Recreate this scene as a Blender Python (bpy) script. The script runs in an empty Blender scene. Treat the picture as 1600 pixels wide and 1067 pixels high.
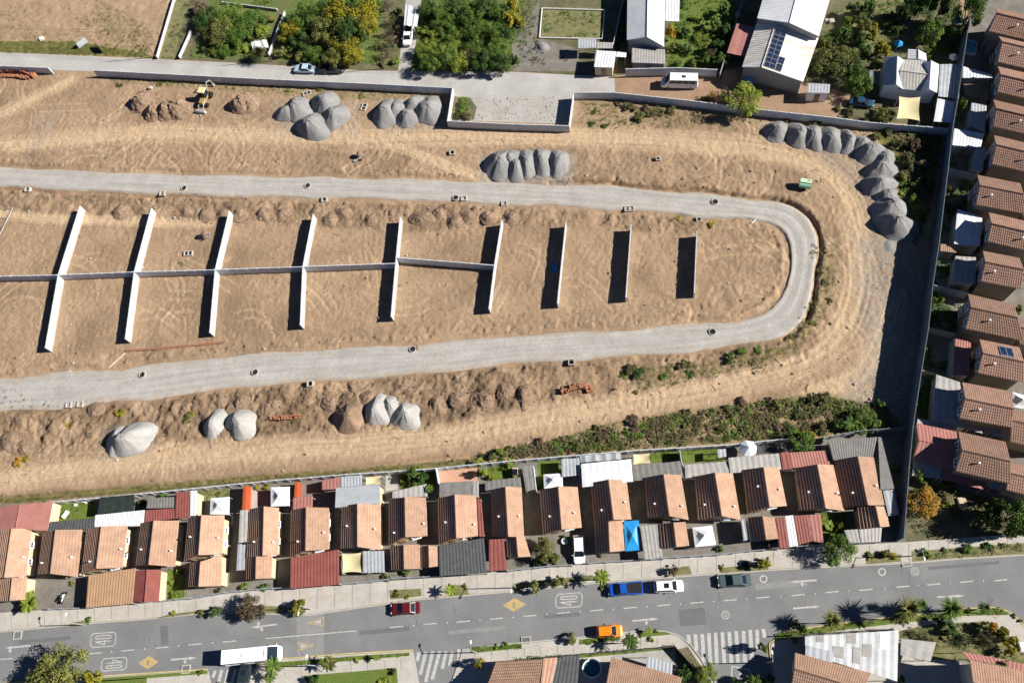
import bpy, bmesh, math, random
import numpy as np
from mathutils import Vector, Matrix
random.seed(7); rng=np.random.default_rng(7)
sc=bpy.context.scene; COL=sc.collection
# ---------------- camera (drone, 130 m up, tilted about 24 degrees from straight down)
F=1300.0; H=130.0
nad=Vector((155,-551.5,-F)).normalized()          # direction of the plumb line in camera space
q=nad.rotation_difference(Vector((0,0,-1))); RM=q.to_matrix()
cam=bpy.data.cameras.new('camera'); co=bpy.data.objects.new('camera',cam); COL.objects.link(co)
co.matrix_world=Matrix.Translation((0,0,H))@RM.to_4x4()
cam.sensor_width=36; cam.lens=36*F/1600; cam.clip_end=5000; cam.clip_start=1
sc.camera=co
# ---------------- sky, sun, exposure
SUN_EL=math.radians(34); SUN_AZ=math.radians(2)   # azimuth from +X
w=bpy.data.worlds.new("World"); sc.world=w; w.use_nodes=True
nt=w.node_tree; bg=nt.nodes['Background']
sky=nt.nodes.new('ShaderNodeTexSky'); sky.sky_type='NISHITA'; sky.sun_disc=False
sky.sun_elevation=SUN_EL; sky.sun_rotation=math.pi/2-SUN_AZ; sky.altitude=3000; sky.air_density=0.6; sky.dust_density=0.0; sky.ozone_density=6.0
nt.links.new(sky.outputs[0],bg.inputs[0]); bg.inputs[1].default_value=0.05
sl=bpy.data.lights.new('sun','SUN'); sl.energy=5.0; sl.angle=math.radians(0.5); sl.color=(1,0.955,0.88)
so=bpy.data.objects.new('sun',sl); COL.objects.link(so)
sv=Vector((math.cos(SUN_EL)*math.cos(SUN_AZ),math.cos(SUN_EL)*math.sin(SUN_AZ),math.sin(SUN_EL)))
so.rotation_euler=sv.to_track_quat('Z','Y').to_euler(); so.location=(60,0,80)
sc.view_settings.view_transform='Standard'; sc.view_settings.look='None'
sc.view_settings.exposure=0.85; sc.view_settings.gamma=1
# ---------------- helpers
def P(x,y,z=0.0):
    """photo pixel -> world point at height z (survey of the aerial view)"""
    d=RM@Vector((x-800,533.5-y,-F)); s=(z-H)/d.z
    return Vector((d.x*s,d.y*s,z))
labels={}
def tag(o,label=None,cat=None,group=None,kind=None):
    if label:
        if label in labels and not group: print('DUPLABEL',label)
        labels[label]=1; o['label']=label
    if cat:o['category']=cat
    if group:o['group']=group
    if kind:o['kind']=kind
    return o
def empty(name,loc,label=None,cat=None,group=None,rz=0):
    o=bpy.data.objects.new(name,None); o.location=loc; o.rotation_euler=(0,0,rz); o.empty_display_size=.3
    COL.objects.link(o); tag(o,label,cat,group); FR[o.name]=Matrix.Translation(loc)@Matrix.Rotation(rz,4,'Z'); return o
class MB:
    def __init__(s): s.v=[]; s.f=[]; s.m=[]
    def add(s,vs,fs,mi=0):
        b=len(s.v); s.v+= [tuple(v) for v in vs]; s.f+=[tuple(b+i for i in f) for f in fs]; s.m+=[mi]*len(fs)
    def prism(s,pts,z0,z1,mi=0):
        n=len(pts); a=sum(pts[i][0]*pts[(i+1)%n][1]-pts[(i+1)%n][0]*pts[i][1] for i in range(n))
        if a<0: pts=pts[::-1]
        z0s=z0 if hasattr(z0,'__len__') else [z0]*n; z1s=z1 if hasattr(z1,'__len__') else [z1]*n
        s.add([(p[0],p[1],z0s[i]) for i,p in enumerate(pts)]+[(p[0],p[1],z1s[i]) for i,p in enumerate(pts)],
          [tuple(range(n-1,-1,-1)),tuple(range(n,2*n))]+[(i,(i+1)%n,n+(i+1)%n,n+i) for i in range(n)],mi)
    def box(s,c,d,rz=0,mi=0,taper=1.0):
        cx,cy,cz=c; a,b,h=d[0]/2,d[1]/2,d[2]/2; cr,sr=math.cos(rz),math.sin(rz); vs=[]
        for z,k in ((-h,1),(h,taper)):
            for x,y in ((-a,-b),(a,-b),(a,b),(-a,b)):
                x*=k;y*=k; vs.append((cx+x*cr-y*sr,cy+x*sr+y*cr,cz+z))
        s.add(vs,[(3,2,1,0),(4,5,6,7),(0,1,5,4),(1,2,6,5),(2,3,7,6),(3,0,4,7)],mi)
    def tube(s,pts,rs,n=8,mi=0,caps=True):
        pts=[Vector(p) for p in pts]
        if not hasattr(rs,'__len__'): rs=[rs]*len(pts)
        b=len(s.v); vs=[];
        for i,p in enumerate(pts):
            t=(pts[min(i+1,len(pts)-1)]-pts[max(i-1,0)]).normalized()
            u=t.cross(Vector((0,0,1)));
            if u.length<1e-3:u=t.cross(Vector((1,0,0)))
            u.normalize(); w2=t.cross(u)
            for k in range(n):
                a=2*math.pi*k/n; vs.append(p+(u*math.cos(a)+w2*math.sin(a))*rs[i])
        fs=[(i*n+k,i*n+(k+1)%n,(i+1)*n+(k+1)%n,(i+1)*n+k) for i in range(len(pts)-1) for k in range(n)]
        if caps: fs+=[tuple(range(n-1,-1,-1)),tuple((len(pts)-1)*n+k for k in range(n))]
        s.add(vs,fs,mi)
    def grid(s,fn,nu,nv,mi=0,flip=False):
        vs=[fn(i/nu,j/nv) for i in range(nu+1) for j in range(nv+1)]; m=nv+1
        fs=[(i*m+j,(i+1)*m+j,(i+1)*m+j+1,i*m+j+1) for i in range(nu) for j in range(nv)]
        if flip: fs=[f[::-1] for f in fs]
        s.add(vs,fs,mi)
    def build(s,name,mat,parent=None,smooth=False,label=None,cat=None,group=None,kind=None):
        me=bpy.data.meshes.new(name); V=np.array(s.v,dtype=float)
        if parent is not None: Mx=FR[parent.name]
        else: Mx=Matrix.Translation(((V[:,0].min()+V[:,0].max())/2,(V[:,1].min()+V[:,1].max())/2,V[:,2].min()))
        I=np.array(Mx.inverted()); V=V@I[:3,:3].T+I[:3,3]
        me.from_pydata(V.tolist(),[],s.f)
        mats=mat if isinstance(mat,(list,tuple)) else [mat]
        for m in mats: me.materials.append(m)
        if len(mats)>1: me.polygons.foreach_set('material_index',s.m)
        if smooth: me.polygons.foreach_set('use_smooth',[True]*len(me.polygons))
        o=bpy.data.objects.new(name,me); COL.objects.link(o)
        if parent is not None: o.parent=parent
        else: o.matrix_world=Mx
        FR[o.name]=Mx; tag(o,label,cat,group,kind)
        return o
FR={}
def dup(root,loc,rz=0,label=None,group=None,scale=None):
    r=root.copy(); COL.objects.link(r); r.location=loc; r.rotation_euler=(0,0,rz)
    if scale: r.scale=scale
    if label: tag(r,label,group=group)
    def rec(a,b):
        for ch in a.children:
            c=ch.copy(); COL.objects.link(c); c.parent=b; rec(ch,c)
    rec(root,r); return r
def hx(r,g,b):
    f=lambda c:((c/255+.055)/1.055)**2.4 if c>10 else c/255/12.92
    return (f(r),f(g),f(b))
MATS={}
def mat(name,col,var=.15,scale=3.0,rough=.85,col2=None,metal=0,bump=0,bscale=20,spec=.3,fine=0,stretch=None,rand=0):
    if name in MATS:return MATS[name]
    m=bpy.data.materials.new(name); m.use_nodes=True; n=m.node_tree.nodes; l=m.node_tree.links; b=n['Principled BSDF']
    b.inputs['Roughness'].default_value=rough; b.inputs['Metallic'].default_value=metal; b.inputs['Specular IOR Level'].default_value=spec
    geo=n.new('ShaderNodeNewGeometry'); src=geo.outputs['Position']
    if stretch:
        mp=n.new('ShaderNodeMapping'); mp.inputs['Scale'].default_value=stretch; l.new(src,mp.inputs[0]); src=mp.outputs[0]
    no=n.new('ShaderNodeTexNoise'); no.inputs['Scale'].default_value=scale; no.inputs['Detail'].default_value=6; no.inputs['Roughness'].default_value=.65; l.new(src,no.inputs['Vector'])
    cr=n.new('ShaderNodeValToRGB'); c2=col2 if col2 else tuple(c*(1-var) for c in col); c1=col if col2 else tuple(min(1,c*(1+var)) for c in col)
    cr.color_ramp.elements[0].color=(*c2,1); cr.color_ramp.elements[1].color=(*c1,1); cr.color_ramp.elements[0].position=.32; cr.color_ramp.elements[1].position=.68
    l.new(no.outputs[0],cr.inputs[0]); out=cr.outputs[0]
    if fine:
        n2=n.new('ShaderNodeTexNoise'); n2.inputs['Scale'].default_value=bscale; n2.inputs['Detail'].default_value=3; l.new(src,n2.inputs['Vector'])
        mr=n.new('ShaderNodeMapRange'); mr.inputs[1].default_value=.3; mr.inputs[2].default_value=.7; mr.inputs[3].default_value=1-fine; mr.inputs[4].default_value=1+fine; l.new(n2.outputs[0],mr.inputs[0])
        mx=n.new('ShaderNodeVectorMath'); mx.operation='SCALE'; l.new(out,mx.inputs[0]); l.new(mr.outputs[0],mx.inputs['Scale']); out=mx.outputs[0]
    if rand:
        oi=n.new('ShaderNodeObjectInfo'); mr=n.new('ShaderNodeMapRange'); mr.inputs[3].default_value=1-rand; mr.inputs[4].default_value=1+rand; l.new(oi.outputs['Random'],mr.inputs[0])
        mx=n.new('ShaderNodeVectorMath'); mx.operation='SCALE'; l.new(out,mx.inputs[0]); l.new(mr.outputs[0],mx.inputs['Scale']); out=mx.outputs[0]
    l.new(out,b.inputs['Base Color'])
    if bump:
        n3=n.new('ShaderNodeTexNoise'); n3.inputs['Scale'].default_value=bscale; n3.inputs['Detail'].default_value=5; l.new(src,n3.inputs['Vector'])
        bp=n.new('ShaderNodeBump'); bp.inputs['Strength'].default_value=1; bp.inputs['Distance'].default_value=bump; l.new(n3.outputs[0],bp.inputs['Height']); l.new(bp.outputs[0],b.inputs['Normal'])
    MATS[name]=m; return m
M=dict(
 asphalt=mat('asphalt',(.205,.205,.205),col2=(.155,.157,.16),scale=.18,rough=.9,fine=.10,bscale=6),
 kerb=mat('kerb_concrete',(.40,.385,.34),var=.12,scale=1.5,fine=.1,bscale=8),
 kerby=mat('kerb_yellow',(.50,.40,.16),var=.2,scale=1.2),
 walk=mat('sidewalk_concrete',(.46,.43,.385),col2=(.36,.335,.30),scale=.5,fine=.12,bscale=5,rough=.9),
 street=mat('pale_street',(.43,.42,.405),col2=(.34,.325,.30),scale=.22,fine=.12,bscale=5,rough=.95),
 gravel=mat('road_gravel',(.40,.385,.36),col2=(.325,.305,.275),scale=.35,fine=.14,bscale=4,rough=1,bump=.06),
 pile=mat('pile_gravel',(.27,.265,.26),col2=(.20,.195,.19),scale=.5,fine=.22,bscale=7,rough=1,bump=.16),
 pilel=mat('pale_pile_gravel',(.40,.39,.37),col2=(.32,.305,.285),scale=.5,fine=.18,bscale=7,rough=1,bump=.13),
 patchw=mat('patchwork_sheet',(.60,.61,.62),col2=(.40,.41,.42),scale=.35,rough=.6,fine=.08,bscale=5),
 stain=mat('stained_white_sheet',(.78,.78,.77),col2=(.52,.43,.34),scale=.35,rough=.5,fine=.05,stretch=(.5,2.2,1)),
 mound=mat('loose_soil',(.31,.215,.145),col2=(.18,.12,.08),scale=.8,fine=.3,bscale=6,rough=1,bump=.2),
 paint=mat('road_paint',(.54,.54,.51),col2=(.27,.27,.265),scale=4.5,rough=.8,fine=.15,bscale=14),
 painty=mat('road_paint_yellow',(.50,.36,.14),col2=(.34,.27,.15),scale=3,rough=.8,fine=.1,bscale=14),
 conc=mat('concrete_wall',(.56,.58,.60),col2=(.45,.47,.49),scale=1.2,fine=.1,bscale=6),
 concd=mat('grey_concrete',(.30,.33,.36),col2=(.21,.235,.26),scale=.8,fine=.1,bscale=6),
 tile=mat('clay_tile',(.395,.250,.172),col2=(.285,.178,.122),scale=.7,fine=.17,bscale=7,rough=.9,rand=.15),
 tileb=mat('brown_clay_tile',(.30,.180,.130),col2=(.215,.130,.095),scale=.8,fine=.22,bscale=6,rough=.9,rand=.14),
 cream=mat('cream_stucco',(.56,.46,.31),var=.07,scale=2),
 grayst=mat('grey_stucco',(.30,.31,.30),var=.12,scale=2,rand=.1),
 brownst=mat('brown_stucco',(.25,.20,.15),var=.15,scale=2),
 metal=mat('grey_metal_sheet',(.40,.42,.44),col2=(.30,.32,.34),scale=.6,rough=.5,metal=.0,fine=.06,bscale=4,rand=.08),
 white=mat('white_metal_sheet',(.74,.75,.76),col2=(.56,.57,.59),scale=.4,rough=.45,fine=.05,bscale=4),
 fiber=mat('fibre_cement',(.235,.225,.21),col2=(.17,.165,.155),scale=1.2,fine=.14,bscale=7,rand=.15),
 fiberl=mat('pale_fibre_cement',(.40,.385,.36),col2=(.29,.28,.265),scale=.9,fine=.12,bscale=7,rand=.1),
 dark=mat('dark_sheet',(.09,.095,.10),col2=(.06,.062,.066),scale=1.2,rough=.7,fine=.1,rand=.1),
 red=mat('red_sheet',(.27,.085,.070),col2=(.19,.062,.052),scale=.7,rough=.6,fine=.1,rand=.08),
 redb=mat('bright_red_sheet',(.45,.065,.035),var=.1,scale=.8,rough=.5),
 pink=mat('pinkish_sheet',(.38,.165,.14),col2=(.30,.13,.11),scale=.8,rough=.7,fine=.08),
 tan=mat('tan_sheet',(.42,.265,.15),col2=(.33,.20,.12),scale=.8,rough=.6,fine=.1),
 sail=mat('cream_canvas',(.62,.54,.31),var=.07,scale=1),
 tent=mat('white_canvas',(.68,.70,.72),var=.05,scale=1,rough=.7),
 net=mat('dark_green_net',(.020,.030,.026),var=.25,scale=1.5,rough=.9),
 blue=mat('blue_tarp',(.03,.30,.66),col2=(.02,.22,.52),scale=1,rough=.4),
 wblue=mat('pool_water',(.05,.32,.42),col2=(.03,.25,.36),scale=1.5,rough=.08,spec=.5),
 poolw=mat('teal_pool_cover',(.03,.13,.155),var=.12,scale=1.2,rough=.4),
 orange=mat('orange_paint',(.38,.075,.025),var=.08,scale=1.5,rough=.6),
 wshade=mat('shade_toned_wall',(.10,.135,.165),col2=(.07,.095,.12),scale=.8,fine=.12),  # shade of the east wall's west face put into its base colour
 rust=mat('dusty_orange_pipe',(.40,.18,.10),col2=(.28,.15,.09),scale=2),
 dusty=mat('dusty_red_paint',(.24,.15,.12),var=.2,scale=3),
 rgrass=mat('rough_grass',(.075,.13,.025),col2=(.14,.15,.05),scale=.7,fine=.35,bscale=6,rough=1,bump=.1),
 brick=mat('orange_brick',(.43,.19,.10),col2=(.28,.12,.07),scale=3,fine=.2,bscale=12),
 bdust=mat('brick_dust',(.46,.20,.10),col2=(.40,.22,.13),scale=1.2),
 wood=mat('timber',(.30,.19,.11),var=.2,scale=4),
 woodl=mat('pale_timber',(.52,.42,.30),var=.15,scale=3),
 glass=mat('dark_glass',(.012,.018,.025),var=.2,scale=1,rough=.08,spec=.6),
 solar=mat('solar_cell',(.012,.022,.055),var=.2,scale=2,rough=.2,spec=.5),
 frame=mat('white_frame',(.75,.76,.77),var=.04,scale=2,rough=.5),
 black=mat('black_rubber',(.015,.015,.016),var=.2,scale=6,rough=.8),
 steel=mat('galvanised_steel',(.42,.43,.44),var=.1,scale=4,rough=.45,metal=.3),
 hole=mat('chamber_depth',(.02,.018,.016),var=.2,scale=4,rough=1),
 bark=mat('bark',(.13,.09,.06),var=.3,scale=5),
 lawn=mat('lawn',(.085,.15,.02),col2=(.13,.145,.035),scale=.9,fine=.3,bscale=9,rough=1,bump=.05),
 dryg=mat('dry_grass',(.23,.20,.10),col2=(.09,.11,.035),scale=.8,fine=.3,bscale=7,rough=1,bump=.06),
 yard=mat('yard_soil',(.17,.14,.085),col2=(.07,.085,.035),scale=.45,fine=.25,bscale=5,rough=1,bump=.06),
 yardc=mat('yard_concrete',(.22,.20,.175),col2=(.13,.12,.10),scale=.5,fine=.15,bscale=5),
 redsoil=mat('reddish_soil',(.33,.215,.14),col2=(.25,.165,.11),scale=.4,fine=.18,bscale=5,rough=1,bump=.04),
 terra=mat('terracotta_floor',(.50,.29,.20),var=.12,scale=1.5),
 lamp=mat('lamp_lens',(.6,.6,.58),var=.05,rough=.2),
 tail=mat('red_lens',(.35,.02,.015),var=.1,rough=.3),
)
def splash(m):
    n=m.node_tree.nodes; l=m.node_tree.links; b=n['Principled BSDF']; src=b.inputs['Base Color'].links[0].from_socket
    g=n.new('ShaderNodeNewGeometry'); s=n.new('ShaderNodeSeparateXYZ'); l.new(g.outputs['Position'],s.inputs[0]); no=n.new('ShaderNodeTexNoise'); no.inputs['Scale'].default_value=1.6; l.new(g.outputs['Position'],no.inputs['Vector'])
    mr=n.new('ShaderNodeMapRange'); mr.inputs[1].default_value=.1; mr.inputs[2].default_value=.55; mr.inputs[3].default_value=.75; mr.inputs[4].default_value=0
    a=n.new('ShaderNodeMath'); a.operation='MULTIPLY_ADD'; l.new(no.outputs[0],a.inputs[0]); a.inputs[1].default_value=-1.0; l.new(s.outputs[2],a.inputs[2]); a2=n.new('ShaderNodeMath'); a2.operation='ADD'; l.new(a.outputs[0],a2.inputs[0]); a2.inputs[1].default_value=.5; l.new(a2.outputs[0],mr.inputs[0])
    mx=n.new('ShaderNodeMix'); mx.data_type='RGBA'; l.new(mr.outputs[0],mx.inputs[0]); l.new(src,mx.inputs[6]); mx.inputs[7].default_value=(.36,.26,.17,1); l.new(mx.outputs[2],b.inputs['Base Color'])
splash(M['conc'])
def foliage(name,c1,c2,c3):
    if name in MATS:return MATS[name]
    m=bpy.data.materials.new(name); m.use_nodes=True; n=m.node_tree.nodes; l=m.node_tree.links; b=n['Principled BSDF']
    b.inputs['Roughness'].default_value=.75; b.inputs['Specular IOR Level'].default_value=.2
    geo=n.new('ShaderNodeNewGeometry'); oi=n.new('ShaderNodeObjectInfo')
    no=n.new('ShaderNodeTexNoise'); no.inputs['Scale'].default_value=.9; no.inputs['Detail'].default_value=3; l.new(geo.outputs['Position'],no.inputs['Vector'])
    ad=n.new('ShaderNodeMath'); ad.operation='MULTIPLY_ADD'; ad.inputs[1].default_value=.35; l.new(geo.outputs['Random Per Island'],ad.inputs[0])
    mu=n.new('ShaderNodeMath'); mu.operation='MULTIPLY_ADD'; mu.inputs[1].default_value=.25; l.new(oi.outputs['Random'],mu.inputs[0]); mu.inputs[2].default_value=-.28
    a2=n.new('ShaderNodeMath'); a2.operation='ADD'; l.new(no.outputs[0],a2.inputs[0]); l.new(mu.outputs[0],a2.inputs[1]); l.new(a2.outputs[0],ad.inputs[2])
    cr=n.new('ShaderNodeValToRGB'); e=cr.color_ramp.elements; e[0].color=(*c1,1); e[0].position=.2; e[1].color=(*c3,1); e[1].position=.8
    k=e.new(.5); k.color=(*c2,1); l.new(ad.outputs[0],cr.inputs[0]); l.new(cr.outputs[0],b.inputs['Base Color'])
    MATS[name]=m; return m
FO=dict(
 green=foliage('leaves_green',(.03,.070,.012),(.075,.135,.02),(.16,.215,.038)),
 dark=foliage('leaves_dark_green',(.018,.045,.011),(.042,.085,.017),(.09,.14,.03)),
 lime=foliage('leaves_lime',(.06,.10,.015),(.15,.20,.025),(.26,.30,.045)),
 olive=foliage('leaves_olive',(.05,.062,.016),(.115,.125,.03),(.22,.215,.06)),
 yellow=foliage('leaves_yellow',(.07,.08,.010),(.19,.175,.015),(.36,.29,.025)),
 autumn=foliage('leaves_autumn',(.16,.09,.015),(.36,.19,.022),(.52,.31,.04)),
 brown=foliage('leaves_brown',(.045,.033,.02),(.10,.072,.042),(.17,.125,.08)),
 weed=foliage('leaves_weed',(.03,.036,.012),(.07,.076,.024),(.14,.125,.05)),
)
def inpoly(X,Y,poly):
    r=np.zeros(X.shape,bool); n=len(poly)
    for i in range(n):
        x1,y1=poly[i][:2]; x2,y2=poly[(i+1)%n][:2]
        if y1==y2: continue
        c=((y1>Y)!=(y2>Y))&(X<(x2-x1)*(Y-y1)/(y2-y1)+x1); r^=c
    return r
def pdist(X,Y,pl):
    """distance to a polyline, signed offset and arc length"""
    D=np.full(X.shape,1e9); S=np.zeros(X.shape); A=np.zeros(X.shape); acc=0
    for a,b in zip(pl[:-1],pl[1:]):
        dx,dy=b[0]-a[0],b[1]-a[1]; L=math.hypot(dx,dy); t=np.clip(((X-a[0])*dx+(Y-a[1])*dy)/L**2,0,1)
        d=np.hypot(X-a[0]-t*dx,Y-a[1]-t*dy); s=(dx*(Y-a[1])-dy*(X-a[0]))/L; m=d<D
        D=np.where(m,d,D); S=np.where(m,np.sign(s)*d,S); A=np.where(m,acc+t*L,A); acc+=L
    return D,S,A
TAB=rng.random((256,256))
def vn(x,y):
    xi=np.floor(x).astype(int); yi=np.floor(y).astype(int); fx=x-xi; fy=y-yi; fx=fx*fx*(3-2*fx); fy=fy*fy*(3-2*fy)
    g=lambda i,j:TAB[i&255,j&255]
    return (g(xi,yi)*(1-fx)+g(xi+1,yi)*fx)*(1-fy)+(g(xi,yi+1)*(1-fx)+g(xi+1,yi+1)*fx)*fy
def fbm(x,y,o=4):
    r=0;a=.5
    for i in range(o): r=r+a*vn(x*2**i+17*i,y*2**i+31*i); a*=.5
    return r/(1-.5**o)
def PX(pts,z=0): return [P(x,y,z) for x,y in pts]
def smooth_pl(pts,n=6):
    """Catmull-Rom through points"""
    out=[]; p=[Vector((*a[:2],0)) for a in pts]
    for i in range(len(p)-1):
        p0=p[max(i-1,0)];p1=p[i];p2=p[i+1];p3=p[min(i+2,len(p)-1)]
        for k in range(n):
            t=k/n; out.append(.5*((2*p1)+(p2-p0)*t+(2*p0-5*p1+4*p2-p3)*t*t+(3*p1-p0-3*p2+p3)*t**3))
    out.append(p[-1]); return out
# ================= GROUND: one sheet, worked earth in the site, reaching far beyond the view
xs=np.concatenate([[-2500,-900,-400,-220,-160],np.arange(-132,66,.23),[80,110,160,260,500,1200,2500]])
ys=np.concatenate([[-2500,-900,-300,-120,-60,-30,-10,5,15,22],np.arange(28,142,.23),[150,170,210,300,600,1500,3000]])
X,Y=np.meshgrid(xs,ys,indexing='ij')
site=PX([(-60,104),(75,106),(146,110),(400,123),(705,138),(700,192),(891,200),(898,150),(1077,160),(1305,187),(1487,203),(1480,262),(1464,378),(1454,445),(1447,513),(1437,575),(1428,633),(1412,668),(1290,682),(1220,684),(1000,702),(840,714),(700,728),(430,748),(250,766),(80,782),(-60,790)])
field=PX([(-80,-60),(280,-60),(240,92),(110,86),(0,83),(-80,80)])
inS=inpoly(X,Y,site); inF=inpoly(X,Y,field)
edge,_,_=pdist(X,Y,site+[site[0]]); ed=np.clip(edge/2.5,0,1); soft=np.where(inS,ed*ed*(3-2*ed),0)
loop_c=[(-60,276),(0,276),(100,281),(250,287),(400,291),(640,296),(800,303),(940,308),(1090,320),(1160,326),(1215,334),(1243,352),(1255,380),(1254,415),(1247,455),(1233,486),(1205,508),(1150,520),(1050,530),(900,541),(800,546),(650,561),(400,577),(200,600),(0,617),(-60,624)]
loopw=smooth_pl(PX(loop_c),6)
tracks=[([(-60,262-30),(60,222),(250,206),(400,212),(600,214),(800,213),(1000,218),(1130,226),(1210,236),(1280,262),(1325,310),(1340,370),(1340,440),(1325,500),(1290,548),(1220,582),(1120,606),(1000,628),(850,655),(700,680),(500,697),(300,712),(120,735),(-60,758)],2.3),
 ([(560,214),(620,228),(690,255),(760,280)],1.2),([(1400,470),(1375,540),(1340,590),(1270,615)],2.0),([(-20,190),(60,150),(110,125)],1.5),([(-40,330),(60,340),(200,345),(330,350)],1.0)]
D,S,A=pdist(X,Y,loopw); RW=2.38+1.0*np.clip((A-190)/110,0,1)+.25*np.sin(A*.35)+.5*(fbm(A*.25,A*0+3)-.5)
tr=np.zeros(X.shape); rut=np.zeros(X.shape)
for pl,wd in tracks:
    d,s,a=pdist(X,Y,smooth_pl(PX(pl),5)); wig=1.2*(fbm(a*.06,a*0+5)-.5)
    m=np.clip(1.25-d/(wd+1.1*(fbm(X*.3,Y*.3)-.3)),0,1); tr=np.maximum(tr,m)
    rut=rut+np.clip(1.5-d/(wd*1.7),0,1)*(vn((s+wig)*3.2,a*.05+9)-.5)+.5*np.clip(1.5-d/(wd*1.7),0,1)*(vn((s-wig)*6,a*.08)-.5)
px=lambda pts:inpoly(X,Y,PX(pts))
rough=np.where(inS,.35,.1)
def band(pts,amt,fall=2.0):
    global rough
    pl=PX(pts); d,_,_=pdist(X,Y,pl+[pl[0]]); i=inpoly(X,Y,pl); rough=np.maximum(rough,np.where(i,amt,amt*np.clip(1-d/fall,0,1)))
band([(0,640),(200,635),(400,610),(640,590),(860,568),(860,620),(700,655),(660,665),(520,668),(240,690),(60,700),(0,710)],1.0)
band([(850,568),(960,562),(1250,530),(1280,520),(1270,560),(1100,590),(960,615),(860,625)],.75)
band([(0,300),(400,316),(800,328),(1100,345),(1090,362),(800,350),(640,360),(400,345),(150,335),(0,325)],.8,1.5)
band([(0,250),(0,225),(120,235),(620,240),(700,262),(560,262),(200,258)],.5)
band([(900,235),(1180,250),(1225,280),(1200,300),(1000,285),(890,280)],.55)
band([(1100,350),(1215,360),(1225,420),(1205,475),(1000,495),(760,510),(200,560),(60,570),(0,585),(0,560),(330,535),(780,495),(1090,470)],.5)
band([(1265,360),(1300,430),(1280,520),(1250,530)],.7)
h=soft*(rough**2)*(1.6*(fbm(X*.5,Y*.5,5)-.5))+soft*rough*.24*(fbm(X*1.9+9,Y*1.9,3)-.5)+soft*(.05+.13*rough)*(vn(X*3.1,Y*3.1)+vn(X*1.7+5,Y*1.7)-1)
h+=soft*.16*(fbm(X*.12,Y*.12,3)-.5)
# fine excavator scratches in many directions
an=fbm(X*.08+4,Y*.08)*9; h+=soft*.13*(.35+rough)*(vn((X*np.cos(an)+Y*np.sin(an))*2.6,(Y*np.cos(an)-X*np.sin(an))*.35)-.5)*(1-.7*tr)
an2=fbm(X*.05+40,Y*.05+7)*11; h+=soft*.075*(vn((X*np.cos(an2)+Y*np.sin(an2))*3.6,(Y*np.cos(an2)-X*np.sin(an2))*.22)-.5)*(1-.8*tr)
h+=soft*(.14*rut-.05*tr); tr=np.clip(tr*(.78+.75*rut),0,1)
# tyre marks and bucket scrapes crossing the soil
ra=np.random.default_rng(21); bb=[]
cen=[(300,480),(560,470),(900,420),(1130,420),(700,240),(200,230),(1000,260),(1300,480),(1330,560),(60,150),(400,700),(900,640),(120,690),(1240,270),(500,230),(150,480),(1040,480),(60,210),(760,440),(1290,330)]
for k in range(200):
    q0=cen[ra.integers(len(cen))]; q=P(q0[0]+ra.normal()*130,q0[1]+ra.normal()*40); a0=ra.uniform(0,6.28); cu=ra.normal()*.16; L_=ra.uniform(3,14); n_=8; pts=[(q.x,q.y)]
    for i in range(n_): a0+=cu*L_/n_; pts.append((pts[-1][0]+math.cos(a0)*L_/n_,pts[-1][1]+math.sin(a0)*L_/n_))
    pair=ra.random()<.55
    for o_ in ((-.9,.9) if pair else (0,)):
        pp=[(x-math.sin(a0)*o_,y+math.cos(a0)*o_) for x,y in pts]; x0,x1=min(p[0] for p in pp)-1,max(p[0] for p in pp)+1; y0,y1=min(p[1] for p in pp)-1,max(p[1] for p in pp)+1
        i0,i1=np.searchsorted(xs,[x0,x1]); j0,j1=np.searchsorted(ys,[y0,y1])
        if i1-i0<3 or j1-j0<3: continue
        sl_=(slice(i0,i1),slice(j0,j1)); d,_,_=pdist(X[sl_],Y[sl_],pp); w2=soft[sl_]*(1-.85*tr[sl_])
        h[sl_]+=w2*(-.055*np.exp(-(d/.20)**2)+.03*np.exp(-((d-.5)/.22)**2)); tr[sl_]=np.clip(tr[sl_]+w2*(.28*np.exp(-(d/.3)**2))*(1 if pair else -.4),0,1)
# road bed, with a narrow open trench along some stretches
under=np.clip((RW+.35-D)/.5,0,1); h=h*(1-under)-.14*under
inner=(S<0)
tw=np.exp(-((D-RW-.42)/.26)**2); tm=np.clip((fbm(A*.12+2,A*0)-.38)*6,0,1)
upin=np.where((A<62)&inner,1,.35*tm); arc=np.where((A>120)&(A<182)&(~inner),1.1,0)
h-=soft*tw*(.75*np.maximum(upin,arc))*(.6+.8*fbm(X*.8,Y*.8))
# spoil ridge beside the trench
h+=soft*.22*np.exp(-((D-RW-1.3)/.45)**2)*(fbm(X*.7+7,Y*.7)>.46)
# drainage ditch along the southern back gardens
dd,_,_=pdist(X,Y,PX([(-60,785),(0,779),(200,763),(400,746),(600,727),(745,712)]))
h-=.75*np.exp(-(dd/.55)**2)
# hoed field
h+=np.where(inF,.35*(fbm(X*.6,Y*.6,5)-.5)+.15*(vn(X*.9,Y*3)-.5),0)
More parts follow.
